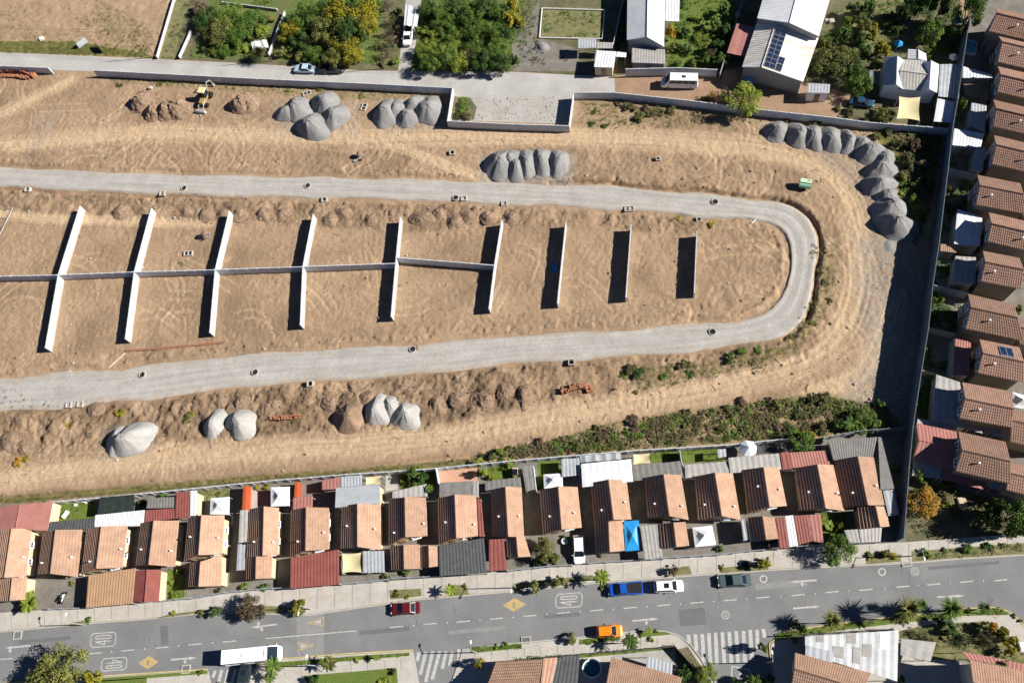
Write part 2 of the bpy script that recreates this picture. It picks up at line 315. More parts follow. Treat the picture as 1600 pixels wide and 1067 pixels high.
# cover masks: compacted track, grass, grey gravel dust, disturbed dark soil
g=np.zeros(X.shape)
def gz(pts,amt,fall=1.5,th=.0):
    global g
    pl=PX(pts); d,_,_=pdist(X,Y,pl+[pl[0]]); i=inpoly(X,Y,pl); g=np.maximum(g,np.where(i,amt,amt*np.clip(1-d/fall,0,1)))
gz([(740,716),(860,690),(960,660),(1060,645),(1200,625),(1280,615),(1390,640),(1412,668),(1220,684),(1000,700),(840,714)],.55)
gz([(900,160),(1080,170),(1190,190),(1150,205),(1000,195),(910,200)],.45)
gz([(560,140),(680,150),(640,160),(400,145),(180,128),(150,118)],.5)
gz([(1370,200),(1470,205),(1450,330),(1430,380),(1405,300)],.75)
gz([(970,580),(1110,565),(1230,540),(1270,500),(1290,400),(1310,380),(1300,470),(1240,555),(1020,605)],.5)
gz([(-60,782),(745,715),(760,728),(400,752),(80,780),(-60,792)],.65,.8)
gz([(-60,62),(0,66),(110,66),(200,80),(240,90),(110,84),(0,82),(-60,80)],.8,.8)
gz([(150,0),(230,40),(235,85),(180,80),(150,30)],.5); gz([(-20,10),(60,5),(70,45),(0,55)],.42); gz([(-20,50),(240,50),(240,70),(-20,66)],.45)
gy=np.zeros(X.shape)
def yz(pts,amt,fall=2.5):
    global gy
    pl=PX(pts); d,_,_=pdist(X,Y,pl+[pl[0]]); i=inpoly(X,Y,pl); gy=np.maximum(gy,np.where(i,amt,amt*np.clip(1-d/fall,0,1)))
yz([(1350,380),(1420,370),(1420,480),(1410,640),(1340,650),(1330,620),(1370,560),(1350,450)],.75,3)
yz([(1190,195),(1300,205),(1400,260),(1420,380),(1370,390),(1350,300),(1280,240)],.5,1.5)
yz([(750,245),(895,245),(895,290),(750,290)],.8,1); yz([(430,160),(560,160),(560,210),(430,215)],.35,1); yz([(590,160),(690,160),(690,200),(590,205)],.35,1)
yz([(60,180),(100,170),(60,235),(40,240)],.35,1); yz([(155,670),(240,665),(235,715),(160,718)],.3,1)
dk=np.clip((rough-.3)*1.4,0,1)*np.clip(fbm(X*.25+3,Y*.25)*2.2-.5,0,1)
dk=np.maximum(dk,np.where(inS,.6*np.clip(fbm(X*.15,Y*.15,5)*2.4-.95,0,1),0)); dk*=(1-tr)
h=np.where(inS|inF|(dd<2),h,0)
nx,ny=X.shape; V=np.stack([X,Y,h],-1).reshape(-1,3)
ii=np.arange(nx*ny).reshape(nx,ny); Q=np.stack([ii[:-1,:-1],ii[1:,:-1],ii[1:,1:],ii[:-1,1:]],-1).reshape(-1,4)
me=bpy.data.meshes.new('ground'); me.vertices.add(len(V)); me.vertices.foreach_set('co',V.ravel())
me.loops.add(Q.size); me.loops.foreach_set('vertex_index',Q.ravel().astype(np.int32)); me.polygons.add(len(Q))
me.polygons.foreach_set('loop_start',np.arange(0,Q.size,4,dtype=np.int32)); me.update(calc_edges=True)
me.polygons.foreach_set('use_smooth',[True]*len(Q))
for nm,arr in (('cover',np.stack([tr,g,gy,dk],-1)),):
    at=me.attributes.new(nm,'FLOAT_COLOR','POINT'); at.data.foreach_set('color',arr.reshape(-1,4).astype(np.float32).ravel())
gm=bpy.data.materials.new('bare_earth'); gm.use_nodes=True; n=gm.node_tree.nodes; l=gm.node_tree.links; b=n['Principled BSDF']; b.inputs['Roughness'].default_value=1; b.inputs['Specular IOR Level'].default_value=.1
geo=n.new('ShaderNodeNewGeometry'); at=n.new('ShaderNodeAttribute'); at.attribute_name='cover'; sp=n.new('ShaderNodeSeparateColor'); l.new(at.outputs['Color'],sp.inputs[0])
def noise(scale,det=6,ro=.65):
    a=n.new('ShaderNodeTexNoise'); a.inputs['Scale'].default_value=scale; a.inputs['Detail'].default_value=det; a.inputs['Roughness'].default_value=ro; l.new(geo.outputs['Position'],a.inputs['Vector']); return a.outputs[0]
def ramp(s,a,b_):
    r=n.new('ShaderNodeMapRange'); r.inputs[1].default_value=a; r.inputs[2].default_value=b_; l.new(s,r.inputs[0]); return r.outputs[0]
def mixc(f,a,b_):
    m=n.new('ShaderNodeMix'); m.data_type='RGBA'
    if isinstance(f,float): m.inputs[0].default_value=f
    else: l.new(f,m.inputs[0])
    for k,v in ((6,a),(7,b_)):
        if isinstance(v,tuple): m.inputs[k].default_value=(*v,1)
        else: l.new(v,m.inputs[k])
    return m.outputs[2]
def mth(op,a,b_):
    m=n.new('ShaderNodeMath'); m.operation=op
    for k,v in ((0,a),(1,b_)):
        if isinstance(v,(int,float)): m.inputs[k].default_value=v
        else: l.new(v,m.inputs[k])
    m.use_clamp=False; return m.outputs[0]
base=mixc(ramp(noise(.22),.35,.65),(.345,.236,.150),(.435,.303,.194))
base=mixc(ramp(noise(1.6),.45,.75),base,(.335,.243,.158))
base=mixc(mth('MULTIPLY',at.outputs['Alpha'],.85),base,(.155,.105,.066))
trk=mixc(ramp(noise(.5),.35,.65),(.49,.350,.220),(.555,.405,.26))
base=mixc(ramp(sp.outputs[0],.05,.75),base,trk)
gyc=mixc(ramp(noise(2.5),.35,.65),(.27,.245,.215),(.39,.35,.305))
base=mixc(mth('MULTIPLY',sp.outputs[2],ramp(noise(.9),.30,.60)),base,gyc)
grc=mixc(ramp(noise(1.1),.35,.65),(.07,.085,.02),(.20,.18,.065))
base=mixc(ramp(mth('ADD',sp.outputs[1],mth('MULTIPLY',noise(1.3),1.1)),.95,1.25),base,grc)
fine=ramp(noise(5,5,.7),.33,.67); sc_=n.new('ShaderNodeVectorMath'); sc_.operation='SCALE'; l.new(base,sc_.inputs[0]); l.new(mth('ADD',mth('MULTIPLY',fine,.42),.78),sc_.inputs['Scale'])
l.new(sc_.outputs[0],b.inputs['Base Color'])
bp=n.new('ShaderNodeBump'); bp.inputs['Distance'].default_value=.22; l.new(noise(4.5,6,.75),bp.inputs['Height']); l.new(bp.outputs[0],b.inputs['Normal'])
me.materials.append(gm); go=bpy.data.objects.new('ground',me); COL.objects.link(go); tag(go,kind='structure')
def gh(x,y):
    i=min(max(np.searchsorted(xs,x)-1,0),nx-1); j=min(max(np.searchsorted(ys,y)-1,0),ny-1); return float(h[i,j])
def G(x,y): # point on the terrain under a pixel
    p=P(x,y); return Vector((p.x,p.y,gh(p.x,p.y)))
def sheet(name,pts,z,m,kind='structure',z0=-.02,label=None,world=False):
    mb=MB(); mb.prism([(p.x,p.y) for p in (pts if world else PX(pts))],z0,z); return mb.build(name,m,kind=kind,label=label)
# gravel loop road (raised, ragged edges)
N=len(loopw); acc=[0]
for a,b2 in zip(loopw[:-1],loopw[1:]): acc.append(acc[-1]+(b2-a).length)
def along(s):
    k=min(max(np.searchsorted(acc,s)-1,0),N-2); t=(s-acc[k])/(acc[k+1]-acc[k]); p=loopw[k].lerp(loopw[k+1],t)
    k2=min(max(np.searchsorted(acc,s+1.5)-1,0),N-2); k0=min(max(np.searchsorted(acc,s-1.5)-1,0),N-2)
    d=(loopw[k2+1]-loopw[k0]).normalized(); return p,Vector((-d.y,d.x,0))
def roadf(u,v):
    s=u*acc[-1]; p,nn=along(s); w_=2.38+1.0*min(1,max(0,(s-190)/110))+.25*math.sin(s*.35)+.5*(float(fbm(np.array(s*.25),np.array(3.)))-.5)
    e=abs(v-.5)*2; o=(v-.5)*2*(w_+(.35*(float(fbm(np.array(s*1.3),np.array(v*4.)))-.5) if e>.9 else 0))
    q_=p+nn*o; z=.05+.05*float(fbm(np.array(q_.x*.7),np.array(q_.y*.7)))+.035*math.sin(v*17)-(.30 if e>.99 else 0); return (q_.x,q_.y,z)
mb=MB(); mb.grid(roadf,760,18,flip=True); gr=mb.build('gravel_road',M['gravel'].copy(),smooth=True,kind='structure')
at=gr.data.attributes.new('lane','FLOAT_VECTOR','POINT'); at.data.foreach_set('vector',np.array([(i/760*acc[-1],j/18,abs(j/18-.5)*2) for i in range(761) for j in range(19)],dtype=np.float32).ravel())
m_=gr.data.materials[0]; n2=m_.node_tree.nodes; l2=m_.node_tree.links; bb_=n2['Principled BSDF']; src_=bb_.inputs['Base Color'].links[0].from_socket
at2=n2.new('ShaderNodeAttribute'); at2.attribute_name='lane'; mp_=n2.new('ShaderNodeMapping'); mp_.inputs['Scale'].default_value=(.06,9,0); l2.new(at2.outputs['Vector'],mp_.inputs[0])
st=n2.new('ShaderNodeTexNoise'); st.inputs['Scale'].default_value=1; st.inputs['Detail'].default_value=4; l2.new(mp_.outputs[0],st.inputs['Vector'])
r_=n2.new('ShaderNodeMapRange'); r_.inputs[1].default_value=.35; r_.inputs[2].default_value=.65; r_.inputs[3].default_value=.90; r_.inputs[4].default_value=1.08; l2.new(st.outputs[0],r_.inputs[0])
v_=n2.new('ShaderNodeVectorMath'); v_.operation='SCALE'; l2.new(src_,v_.inputs[0]); l2.new(r_.outputs[0],v_.inputs['Scale'])
sx_=n2.new('ShaderNodeSeparateXYZ'); l2.new(at2.outputs['Vector'],sx_.inputs[0]); g2=n2.new('ShaderNodeNewGeometry'); nz_=n2.new('ShaderNodeTexNoise'); nz_.inputs['Scale'].default_value=.55; nz_.inputs['Detail'].default_value=6; nz_.inputs['Roughness'].default_value=.7; l2.new(g2.outputs['Position'],nz_.inputs['Vector'])
ad_=n2.new('ShaderNodeMath'); ad_.operation='MULTIPLY_ADD'; l2.new(nz_.outputs[0],ad_.inputs[0]); ad_.inputs[1].default_value=2.6; l2.new(sx_.outputs[2],ad_.inputs[2])
r2_=n2.new('ShaderNodeMapRange'); r2_.inputs[1].default_value=1.95; r2_.inputs[2].default_value=2.6; r2_.inputs[4].default_value=.85; l2.new(ad_.outputs[0],r2_.inputs[0])
mx_=n2.new('ShaderNodeMix'); mx_.data_type='RGBA'; l2.new(r2_.outputs[0],mx_.inputs[0]); l2.new(v_.outputs[0],mx_.inputs[6]); mx_.inputs[7].default_value=(.38,.285,.195,1); l2.new(mx_.outputs[2],bb_.inputs['Base Color'])
# ================= flat sheets
sheet('street',[(-60,80),(0,82),(110,87),(240,93),(400,101),(560,111),(800,113),(960,121),(961,146),(898,150),(893,194),(700,188),(707,137),(400,123),(146,112),(-60,106)],.03,M['street'])
sheet('gravel_bay',[(709,150),(890,150),(890,191),(703,187)],.034,M['gravel'],z0=.0)
sheet('dirt_forecourt',[(960,119),(1100,119),(1120,115),(1180,100),(1330,150),(1300,182),(1200,172),(1080,158),(961,145)],.025,M['redsoil'])
sheet('garden_soil',[(245,92),(290,-60),(640,-60),(960,-60),(960,121),(800,112),(560,110),(400,100)],.02,M['yard'])
sheet('garden_ground',[(960,-60),(1440,-60),(1514,37),(1505,96),(1487,200),(1305,184),(1335,150),(1180,99),(1120,114),(961,118)],.021,M['yard'])
sheet('driveway',[(622,112),(628,60),(640,-60),(666,-60),(655,30),(648,80),(640,112)],.03,M['gravel'],z0=.0)
sheet('field_path',[(245,92),(285,-20),(300,-20),(272,92)],.03,M['dryg'],z0=.0)
sheet('back_gardens',[(-60,792),(80,783),(250,767),(430,749),(600,738),(700,730),(840,716),(1000,704),(1245,686),(1287,685),(1340,673),(1415,669),(1421,731),(1415,840),(1415,849),(1300,853),(1120,866),(930,880),(800,891),(690,901),(530,914),(350,926),(208,944),(75,952),(-60,961)],.02,M['yardc'])
sheet('east_gardens',[(1487,200),(1505,96),(1514,37),(1530,-60),(1760,-60),(1760,770),(1610,800),(1500,770),(1425,745),(1424,667),(1432,633),(1441,575),(1451,513),(1458,445),(1468,378),(1482,262)],.022,M['yardc'])
sheet('corner_plot',[(1416,745),(1425,735),(1500,765),(1610,795),(1760,800),(1760,832),(1590,834),(1415,849)],.03,M['yard'])
# main asphalt road and side streets
NK=[(-60,992),(0,987),(75,980),(150,973),(230,967),(325,957),(400,958),(482,961),(550,951),(650,937),(800,924),(940,910),(1100,898),(1200,891),(1250,888),(1412,880),(1500,873),(1600,867),(1760,862)]
SK1=[(-60,1072),(137,1057),(325,1045)]; SK2=[(400,1040),(425,1030),(540,1021),(645,1015)]; SK3=[(722,1015),(800,1005),(900,996),(975,988),(1010,984),(1040,986),(1060,992),(1078,1006),(1095,1028),(1118,1067),(1140,1110)]; SK4=[(1195,1110),(1205,1040),(1202,1005),(1230,985),(1300,975),(1500,951),(1550,948),(1575,955),(1590,966),(1605,985),(1660,1040)]
sheet('asphalt_road',NK+[(1760,1110),(-60,1110)],.03,M['asphalt'])
def raised(name,pts,z,m): return sheet(name,pts,z,m,z0=-.01)
raised('pavement',[(-60,961),(75,952),(208,944),(350,926),(530,914),(690,901),(800,891),(930,880),(1120,866),(1300,853),(1415,847),(1600,833),(1760,828)]+[(x,y-1.6) for x,y in NK[::-1]],.14,M['walk'])
raised('pavement',[(x,y+1.6) for x,y in SK1]+[(330,1067),(335,1110),(-60,1110)],.14,M['walk'])
raised('pavement',[(395,1045)]+[(x,y+1.6) for x,y in SK2]+[(647,1023),(655,1067),(660,1110),(375,1110),(385,1067)],.14,M['walk'])
raised('pavement',[(x-(2 if x>1060 else 0),y+1.6) for x,y in SK3]+[(1100,1110),(700,1110),(705,1067),(718,1030)],.14,M['walk'])
raised('pavement',[(x+(2 if x<1210 else 0),y+1.6) for x,y in SK4[::1]][1:]+[(1760,1110),(1210,1110)],.14,M['walk'])
def ribbon(mb,pl,w_,z0,z1):
    for a,b2 in zip(pl[:-1],pl[1:]):
        d=(b2-a).normalized(); nn=Vector((-d.y,d.x,0))*w_/2; a2=a-d*.005
        mb.prism([(a2+nn)[:2],(a2-nn)[:2],(b2-nn)[:2],(b2+nn)[:2]],z0,z1)
for pl,m in ((NK,'kerb'),(SK1,'kerby'),(SK2,'kerby'),(SK3,'kerb'),(SK4[1:],'kerby')):
    mb=MB(); ribbon(mb,[P(*p) for p in pl],.16,-.01,.155); mb.build('kerb',M[m],kind='structure')
# planting strips, lawns and paving bits
def strip(n_,pts,m,z=.16,z0=.1): sheet(n_,pts,z,M[m],z0=z0)
for pts in ([(110,973),(137,968),(140,975),(112,979)],[(245,966),(330,955),(330,951),(262,960)],[(400,957),(478,957),(478,950),(400,945)],[(609,922),(658,919),(659,931),(610,936)],[(700,916),(728,912),(733,928),(703,931)],[(800,921),(935,905),(925,898),(800,912)],[(1065,885),(1077,884),(1081,897),(1040,900)],[(1123,887),(1200,880),(1200,890),(1125,895)],[(1352,864),(1408,866),(1408,877),(1353,881)],[(1424,861),(1600,848),(1760,842),(1760,860),(1600,865),(1500,871),(1425,877)]):
    strip('planting_strip',pts,'dryg')
for pts in ([(905,999),(968,992),(968,999),(905,1007)],[(1000,987),(1040,987),(1048,991),(1000,995)],[(735,1012),(815,1005),(815,1012),(738,1020)],[(805,1030),(1055,1008),(1055,1013),(810,1037)],[(137,1060),(325,1047),(325,1052),(137,1066)],[(410,1036),(560,1024),(640,1019),(640,1024),(420,1043)],[(1210,990),(1320,974),(1500,954),(1560,950),(1580,960),(1500,962),(1330,982),(1215,999)]):
    strip('grass_verge',pts,'lawn')
strip('planting_bed',[(480,1067),(475,1055),(560,1048),(620,1043),(622,1067),(600,1110),(480,1110)],'lawn')
strip('planting_bed',[(130,1067),(135,1064),(230,1058),(230,1110),(100,1110)],'lawn')
strip('planting_bed',[(1405,985),(1455,975),(1540,970),(1570,985),(1600,1020),(1760,1080),(1760,1110),(1600,1060),(1500,1030),(1430,1030),(1405,1010)],'dryg')
strip('planting_bed',[(1075,1010),(1105,1055),(1110,1110),(1060,1110),(1055,1015)],'yard')
for pts in ([(90,787),(148,780),(149,812),(83,815)],[(764,730),(805,725),(806,748),(764,750)],[(840,720),(875,716),(878,745),(842,768)],[(1014,709),(1060,704),(1062,720),(1017,723)],[(1064,703),(1130,697),(1132,720),(1066,724)],[(262,890),(290,887),(288,935),(262,938)],[(625,738),(680,733),(680,760),(625,765)],[(1322,803),(1316,800),(1282,800),(1285,835),(1330,832)]):
    strip('lawn',pts,'lawn',.045,.0)
strip('lawn',[(1062,0),(1150,0),(1140,60),(1120,106),(1045,106),(1040,60)],'lawn',.045,.0)
strip('lawn',[(1310,20),(1345,0),(1440,0),(1400,60),(1330,110),(1300,90)],'dryg',.045,.0)
strip('lawn',[(843,12),(946,12),(942,62),(843,60)],'dryg',.045,.0)
strip('garden_bed',[(640,112),(668,0),(668,-60),(830,-60),(800,110)],'rgrass',.03,.0)
strip('garden_bed',[(300,90),(330,-10),(420,-10),(440,0),(410,95)],'rgrass',.03,.0); strip('garden_bed',[(430,95),(450,-40),(600,-40),(595,100)],'rgrass',.031,.0); strip('garden_bed',[(800,70),(843,0),(843,60),(905,78),(905,112),(802,112)],'yardc',.032,.0)
strip('soil_patch',[(708,151),(734,153),(745,168),(740,188),(704,186)],'yard',.05,.0)
strip('terracotta_yard',[(686,735),(745,729),(746,751),(686,754)],'terra',.045,.0)
strip('paved_yard',[(603,739),(622,737),(622,765),(602,767)],'walk',.045,.0); strip('paved_yard',[(386,761),(403,763),(403,794),(384,796)],'walk',.045,.0)
strip('paved_yard',[(310,766),(360,760),(360,776),(329,777),(328,785),(310,785)],'dryg',.045,.0); strip('dark_deck',[(1183,694),(1208,690),(1214,706),(1183,710)],'dark',.05,.0)
# ================= road markings
mk=M['paint']
def strokes(segs,w_,m=mk,z=.038,name='road_marking',kind='structure'):
    mb=MB()
    for pl in segs:
        pp=[P(*p) for p in pl]
        for a,b2 in zip(pp[:-1],pp[1:]):
            if (b2-a).length<1e-4: continue
            d=(b2-a).normalized(); nn=Vector((-d.y,d.x,0))*w_/2; a2=a-d*w_*.3; b3=b2+d*w_*.3; k=len(mb.v)
            mb.add([(v.x,v.y,z) for v in (a2+nn,a2-nn,b3-nn,b3+nn)],[(0,1,2,3)]); z+=.0004
    return mb.build(name,m,kind=kind)
dash=[(149,1020),(200,1015.5),(253,1011),(305,1006),(359,1001.5),(619.5,979),(672.5,974),(724,970.5),(775.5,966),(828,961.5),(880.5,957),(932,953),(984.5,949),(1037,945),(1089,941),(1141,937),(1192,933),(1247,929),(1300,924.5),(1353,921),(1411,916),(1459,912.5),(1510,908.5),(1563,906)]
for x,y in dash: strokes([[(x-10,y+.9),(x+10,y-.9)]],.16)
strokes([[(415,997),(557,985)]],.15); strokes([[(-30,1032),(20,1028)]],.15)
for i in range(len(dash)-1):
    (x,y),(x2,y2)=dash[i],dash[i+1]
    if x2-x<70:
        mb=MB(); p=P((x+x2)/2,(y+y2)/2,.03); mb.box((p.x,p.y,.045),(.14,.14,.04),taper=.7); mb.build('road_stud',M['frame'],label=None,cat='road stud',group='white studs between the centre line dashes of the road'); bpy.context.scene.collection.objects[-1]['label']='small white reflective stud between two centre line dashes'
def sign40(cx,cy,u,v):
    f=lambda a,b2:(cx+u[0]*a+v[0]*b2,cy+u[1]*a+v[1]*b2)
    # a = reading-up, b = reading-right (unit = half box)
    r=[(-1,-.6),(-1,.6),(-.82,.95),(.82,.95),(1,.6),(1,-.6),(.82,-.95),(-.82,-.95),(-1,-.6)]
    strokes([[f(*p) for p in r]],.14)
    strokes([[f(-.58,-.22),f(.62,-.22),f(-.12,-.68),f(-.12,-.06)]],.15)
    strokes([[f(*p) for p in ((-.5,.18),(.5,.18),(.62,.28),(.62,.48),(.5,.58),(-.5,.58),(-.62,.48),(-.62,.28),(-.5,.18))]],.15)
sign40(161.5,999,(-19.5,1.3),(.8,-11.3)); sign40(178.5,1037,(19.5,-1.6),(-.8,10.2)); sign40(889,937.5,(-20.5,1.4),(.4,-11.3))
def arrow(a,b2,head=9,side=None):
    ax,ay=a; bx,by=b2; L=math.hypot(bx-ax,by-ay); ux,uy=(bx-ax)/L,(by-ay)/L; nx_,ny_=-uy,ux
    hb=(bx-ux*head,by-uy*head); strokes([[a,hb]],.24)
    sheet('road_marking',[b2,(hb[0]+nx_*2.6,hb[1]+ny_*2.6),(hb[0]-nx_*2.6,hb[1]-ny_*2.6)],.041,mk,z0=.036)
    for s_,t in (side or []):
        p=(ax+ux*L*t,ay+uy*L*t); e=(p[0]-ux*1+nx_*0,p[1]+s_*4); strokes([[p,e]],.2,z=.0385)
        sheet('road_marking',[(e[0]-3.4,e[1]),(e[0]+3.4,e[1]),(e[0]-ux*0,e[1]+s_*4.5)],.0415,mk,z0=.036)
arrow((432,975),(392,980),12,[(1,.6),(-1,.72)]); arrow((48,1008),(9,1012),9,[(1,.85)]); arrow((989,969.5),(1029,966),12,[(1,.55)]); arrow((268,1030),(308,1027),12,[(1,.55)])
arrow((1275,906),(1234,909),13,[(1,.55)]); arrow((1240,950),(1281,947),10); arrow((1465,932.5),(1507,930),12,[(1,.5)])
for cx,cy,rx,ry in ((232,1034.5,16,10.5),(803.7,944.5,18,11)):
    sheet('road_marking',[(cx-rx,cy+1),(cx+1,cy-ry),(cx+rx,cy-1),(cx-1,cy+ry)],.040,M['painty'],z0=.035)
    strokes([[(cx-1,cy-4.5),(cx-.6,cy+4)],[(cx-2.2,cy-.5),(cx+1.6,cy-1.5)],[(cx-.8,cy+.5),(cx-2,cy+4.5)]],.16,M['asphalt'],.0415)
for tri in ([(481,972.5),(506,964.5),(505.5,977)],[(490,1008),(465.5,1003.5),(466.5,1015.5)]):
    strokes([tri+[tri[0]]],.14,M['painty']); c=(sum(t[0] for t in tri)/3,sum(t[1] for t in tri)/3)
    sheet('road_marking',[(c[0]+(t[0]-c[0])*.5,c[1]+(t[1]-c[1])*.5) for t in tri],.042,mk,z0=.036)
f=lambda x,y:(930+x/5.707,880+y/5.707)
for a,b2,c,d in ((830,645,838,700),(893,640,903,768),(955,637,968,865),(1013,630,1028,885),(1073,625,1085,890),(1133,622,1152,885),(1195,618,1215,880),(1258,612,1272,872),(1322,610,1335,870),(1382,600,1398,850),(1443,598,1449,765),(1500,592,1508,650)): strokes([[f(a,b2),f(c,d)]],.52,name='crosswalk_stripe')
f=lambda x,y:(640+x/7.27,940+y/7.27)
for a,b2,c,d in ((105,582,90,660),(183,578,125,812),(262,570,185,895),(340,570,260,865),(412,570,375,745),(482,575,455,715),(562,545,558,652)): strokes([[f(a,b2),f(c,d)]],.5,name='crosswalk_stripe')
f=lambda x,y:(300+x/7.27,960+y/7.27)
for a,b2,c,d in ((262,645,240,700),(335,635,305,770),(415,630,378,778),(495,630,452,778),(575,690,540,778),(635,695,600,778)): strokes([[f(a,b2),f(c,d)]],.5,name='crosswalk_stripe')
def ring(cx,cy,r,w_=.12,m=mk): strokes([[(cx+r*math.cos(k*math.pi/8),cy+r*math.sin(k*math.pi/8)) for k in range(17)]],w_,m)
ring(1193,904,5.2,.2); ring(1378,893,5.2,.2); ring(1133.5,960.5,6); ring(1133.5,960.5,2.6,.1); ring(1429.5,892.5,6,.1); ring(1429.5,892.5,3,.1)
strokes([[(1144,1040),(1170,1046),(1178,1060)],[(1144,1040),(1142,1067)],[(1156,1052),(1153,1062),(1158,1067),(1162,1060),(1160,1052),(1156,1052)]],.18)

mb=MB()
def joints(pa,pb,n):
    for k in range(n):
        t=(k+.5)/n
        def at_(pl):
            L=[(b-a).length for a,b in zip(pl[:-1],pl[1:])]; d=t*sum(L)
            for a,b,l_ in zip(pl[:-1],pl[1:],L):
                if d<=l_: return a+(b-a)*(d/l_)
                d-=l_
            return pl[-1]
        a,b=at_(pa),at_(pb); d=(b-a).normalized(); nn=Vector((-d.y,d.x,0))*.035; z=.1445; q=len(mb.v)
        mb.add([(v.x,v.y,z) for v in (a+nn,a-nn,b-nn,b+nn)],[(0,1,2,3)])
joints(PX([(-20,960),(208,945),(530,915),(800,892),(1120,867),(1415,849),(1620,833)]),PX([(-20,984),(230,963),(482,957),(650,934),(940,906),(1200,887),(1412,876),(1620,862)]),58)
joints(PX([(410,1062),(640,1044)]),PX([(405,1046),(640,1026)]),9); joints(PX([(730,1033),(1040,1008)]),PX([(730,1020),(1040,993)]),12)
mb.build('pavement_joint',M['yardc'],kind='structure')

pm=mat('asphalt_patch',(.145,.147,.15),col2=(.12,.12,.125),scale=.8,fine=.1,bscale=8); pl_=mat('asphalt_pale_patch',(.25,.248,.24),col2=(.20,.20,.198),scale=.8,fine=.1,bscale=8)
for i,(q,m) in enumerate([([(250,978),(262,977),(264,1006),(252,1007)],pm),([(560,985),(640,978),(641,985),(561,992)],pm),([(1180,912),(1260,905),(1261,914),(1181,921)],pl_),([(1060,952),(1100,949),(1104,975),(1063,978)],pm),([(700,985),(790,977),(791,983),(701,991)],pl_),([(463,958),(505,955),(507,1030),(466,1034)],pl_),([(1450,885),(1560,876),(1561,881),(1451,890)],pm),([(850,960),(905,956),(906,962),(851,966)],pm),([(30,1000),(110,993),(111,999),(31,1006)],pm)]): sheet('asphalt_patch',q,.0335,m,z0=.03)
rc=random.Random(8); cr_=[]
for k in range(16):
    x=rc.uniform(20,1580); y0_=np.interp(x,[0,482,940,1250,1600],[995,968,918,895,875]); pl=[(x,y0_+rc.uniform(0,20))]
    for j in range(rc.randint(4,9)): pl.append((pl[-1][0]+rc.uniform(-3,7),pl[-1][1]+rc.uniform(-1,7)))
    cr_.append(pl)
strokes(cr_,.025,pm,.0345,name='asphalt_crack'); strokes([[(0,1029),(415,995),(800,962),(1192,932),(1563,905)]],.05,pm,.0345,name='asphalt_seam')
# ================= walls of the site
ORD=['first','second','third','fourth','fifth','sixth','seventh','eighth','ninth','tenth','eleventh','twelfth','thirteenth','fourteenth','fifteenth','sixteenth','seventeenth','eighteenth','nineteenth','twentieth']
def ordn(i): return ORD[i] if i<20 else str(i+1)+'th'
def wall(pl,zt,label,name='concrete_wall',th=.13,m='conc',step=2.0,group=None,cap=False,cat='wall',zb=-.3):
    mb=MB(); pp=[P(x,y,zt) for x,y in pl]
    for i,(a,b) in enumerate(zip(pp[:-1],pp[1:])):
        a=Vector((a.x,a.y,0)); b=Vector((b.x,b.y,0)); d=b-a; L=d.length
        if L<.05: continue
        d/=L; nn=Vector((-d.y,d.x,0)); ex=th*.5 if i<len(pp)-2 else 0
        mb.prism([(a+nn*th/2)[:2],(a-nn*th/2)[:2],(b+d*ex*.9-nn*th/2)[:2],(b+d*ex*.9+nn*th/2)[:2]],zb,zt-.004*i)
        k=max(1,round(L/(step or 2))); rz=math.atan2(d.y,d.x)
        if step: 
            for j in range(k+1):
                c=a+d*(L*j/k); mb.box((c.x,c.y,(zt+zb)/2+.012+.0017*i),(.18,th+.09,zt-zb+.02),rz)
            for zz in (.5,1.0,1.5):  # precast slab joints
                if zz<zt-.1: mb.box(((a.x+b.x)/2,(a.y+b.y)/2,zz),(L*.998,th+.03,.03),rz)
    return mb.build(name,M[m],label=label,cat=cat,group=group)
g_='precast concrete walls of the building site'
wall([(-60,102),(0,103),(75,106)],2,'short grey wall ending at the street entrance in the upper left corner',group=g_)
wall([(146,110),(400,123),(560,130),(707,137.5),(699,189),(800,194),(889,196.5),(896,144.5),(960,144.5),(1077,157),(1200,172.5),(1305,184),(1357,191),(1487,201)],2,'long concrete wall with a square notch along the northern street',group=g_)
for i,pl in enumerate([[(124.5,322.5),(90.5,430),(70.5,543)],[(236,326),(209.5,425),(195.5,529)],[(358,330),(336,421.5),(327.5,519)],[(489,335),(473,417),(469,507)],[(625,339.5),(619,402),(611,494)],[(784,344.5),(772.5,414.5),(764,482)],[(884,347),(871,473)],[(986,352),(978,464)],[(1089,362),(1085,457)]]):
    wall(pl,2,f'{ordn(i)} white party wall from the left among the nine cross walls between the loop roads' if i<6 else f'{ordn(i)} party wall from the left, free standing without a spine wall',group='party walls standing across the middle of the site')
for i,pl in enumerate([[(-60,433),(0,431.5),(88,429.8)],[(93,429.5),(207,425)],[(212,425),(334,421.6)],[(338,421.4),(400,419),(471,416.8)],[(475,416.5),(616,411.5)],[(621.5,402.5),(770,414.3)]]):
    wall(pl,2,['low spine wall running in from the left edge to the first party wall','spine wall between the first and second party walls','spine wall between the second and third party walls','spine wall between the third and fourth party walls','spine wall between the fourth and fifth party walls','spine wall slanting down between the fifth and sixth party walls'][i],group='spine walls joining the party walls')
wall([(1515,30),(1505,97),(1496,160),(1489,200),(1482,262),(1468,378),(1458,445),(1451,513),(1441,575),(1432,633),(1427,667),(1421,731),(1416,800),(1413,838)],3.9,'tall shade coloured boundary wall between the site and the eastern houses',th=.12,step=3,m='wshade')
wall([(80,784),(150,778),(270,766)],1.7,'low grey garden wall behind the leftmost terracotta houses',th=.12)
wall([(272,766),(300,763),(430,750),(540,741)],1.8,'garden wall with jagged panels behind the white gazebos',th=.12)
wall([(540,741),(605,737),(680,731.5),(750,724.5)],1.8,'garden wall behind the grey roofed annex and terracotta yard',th=.12)
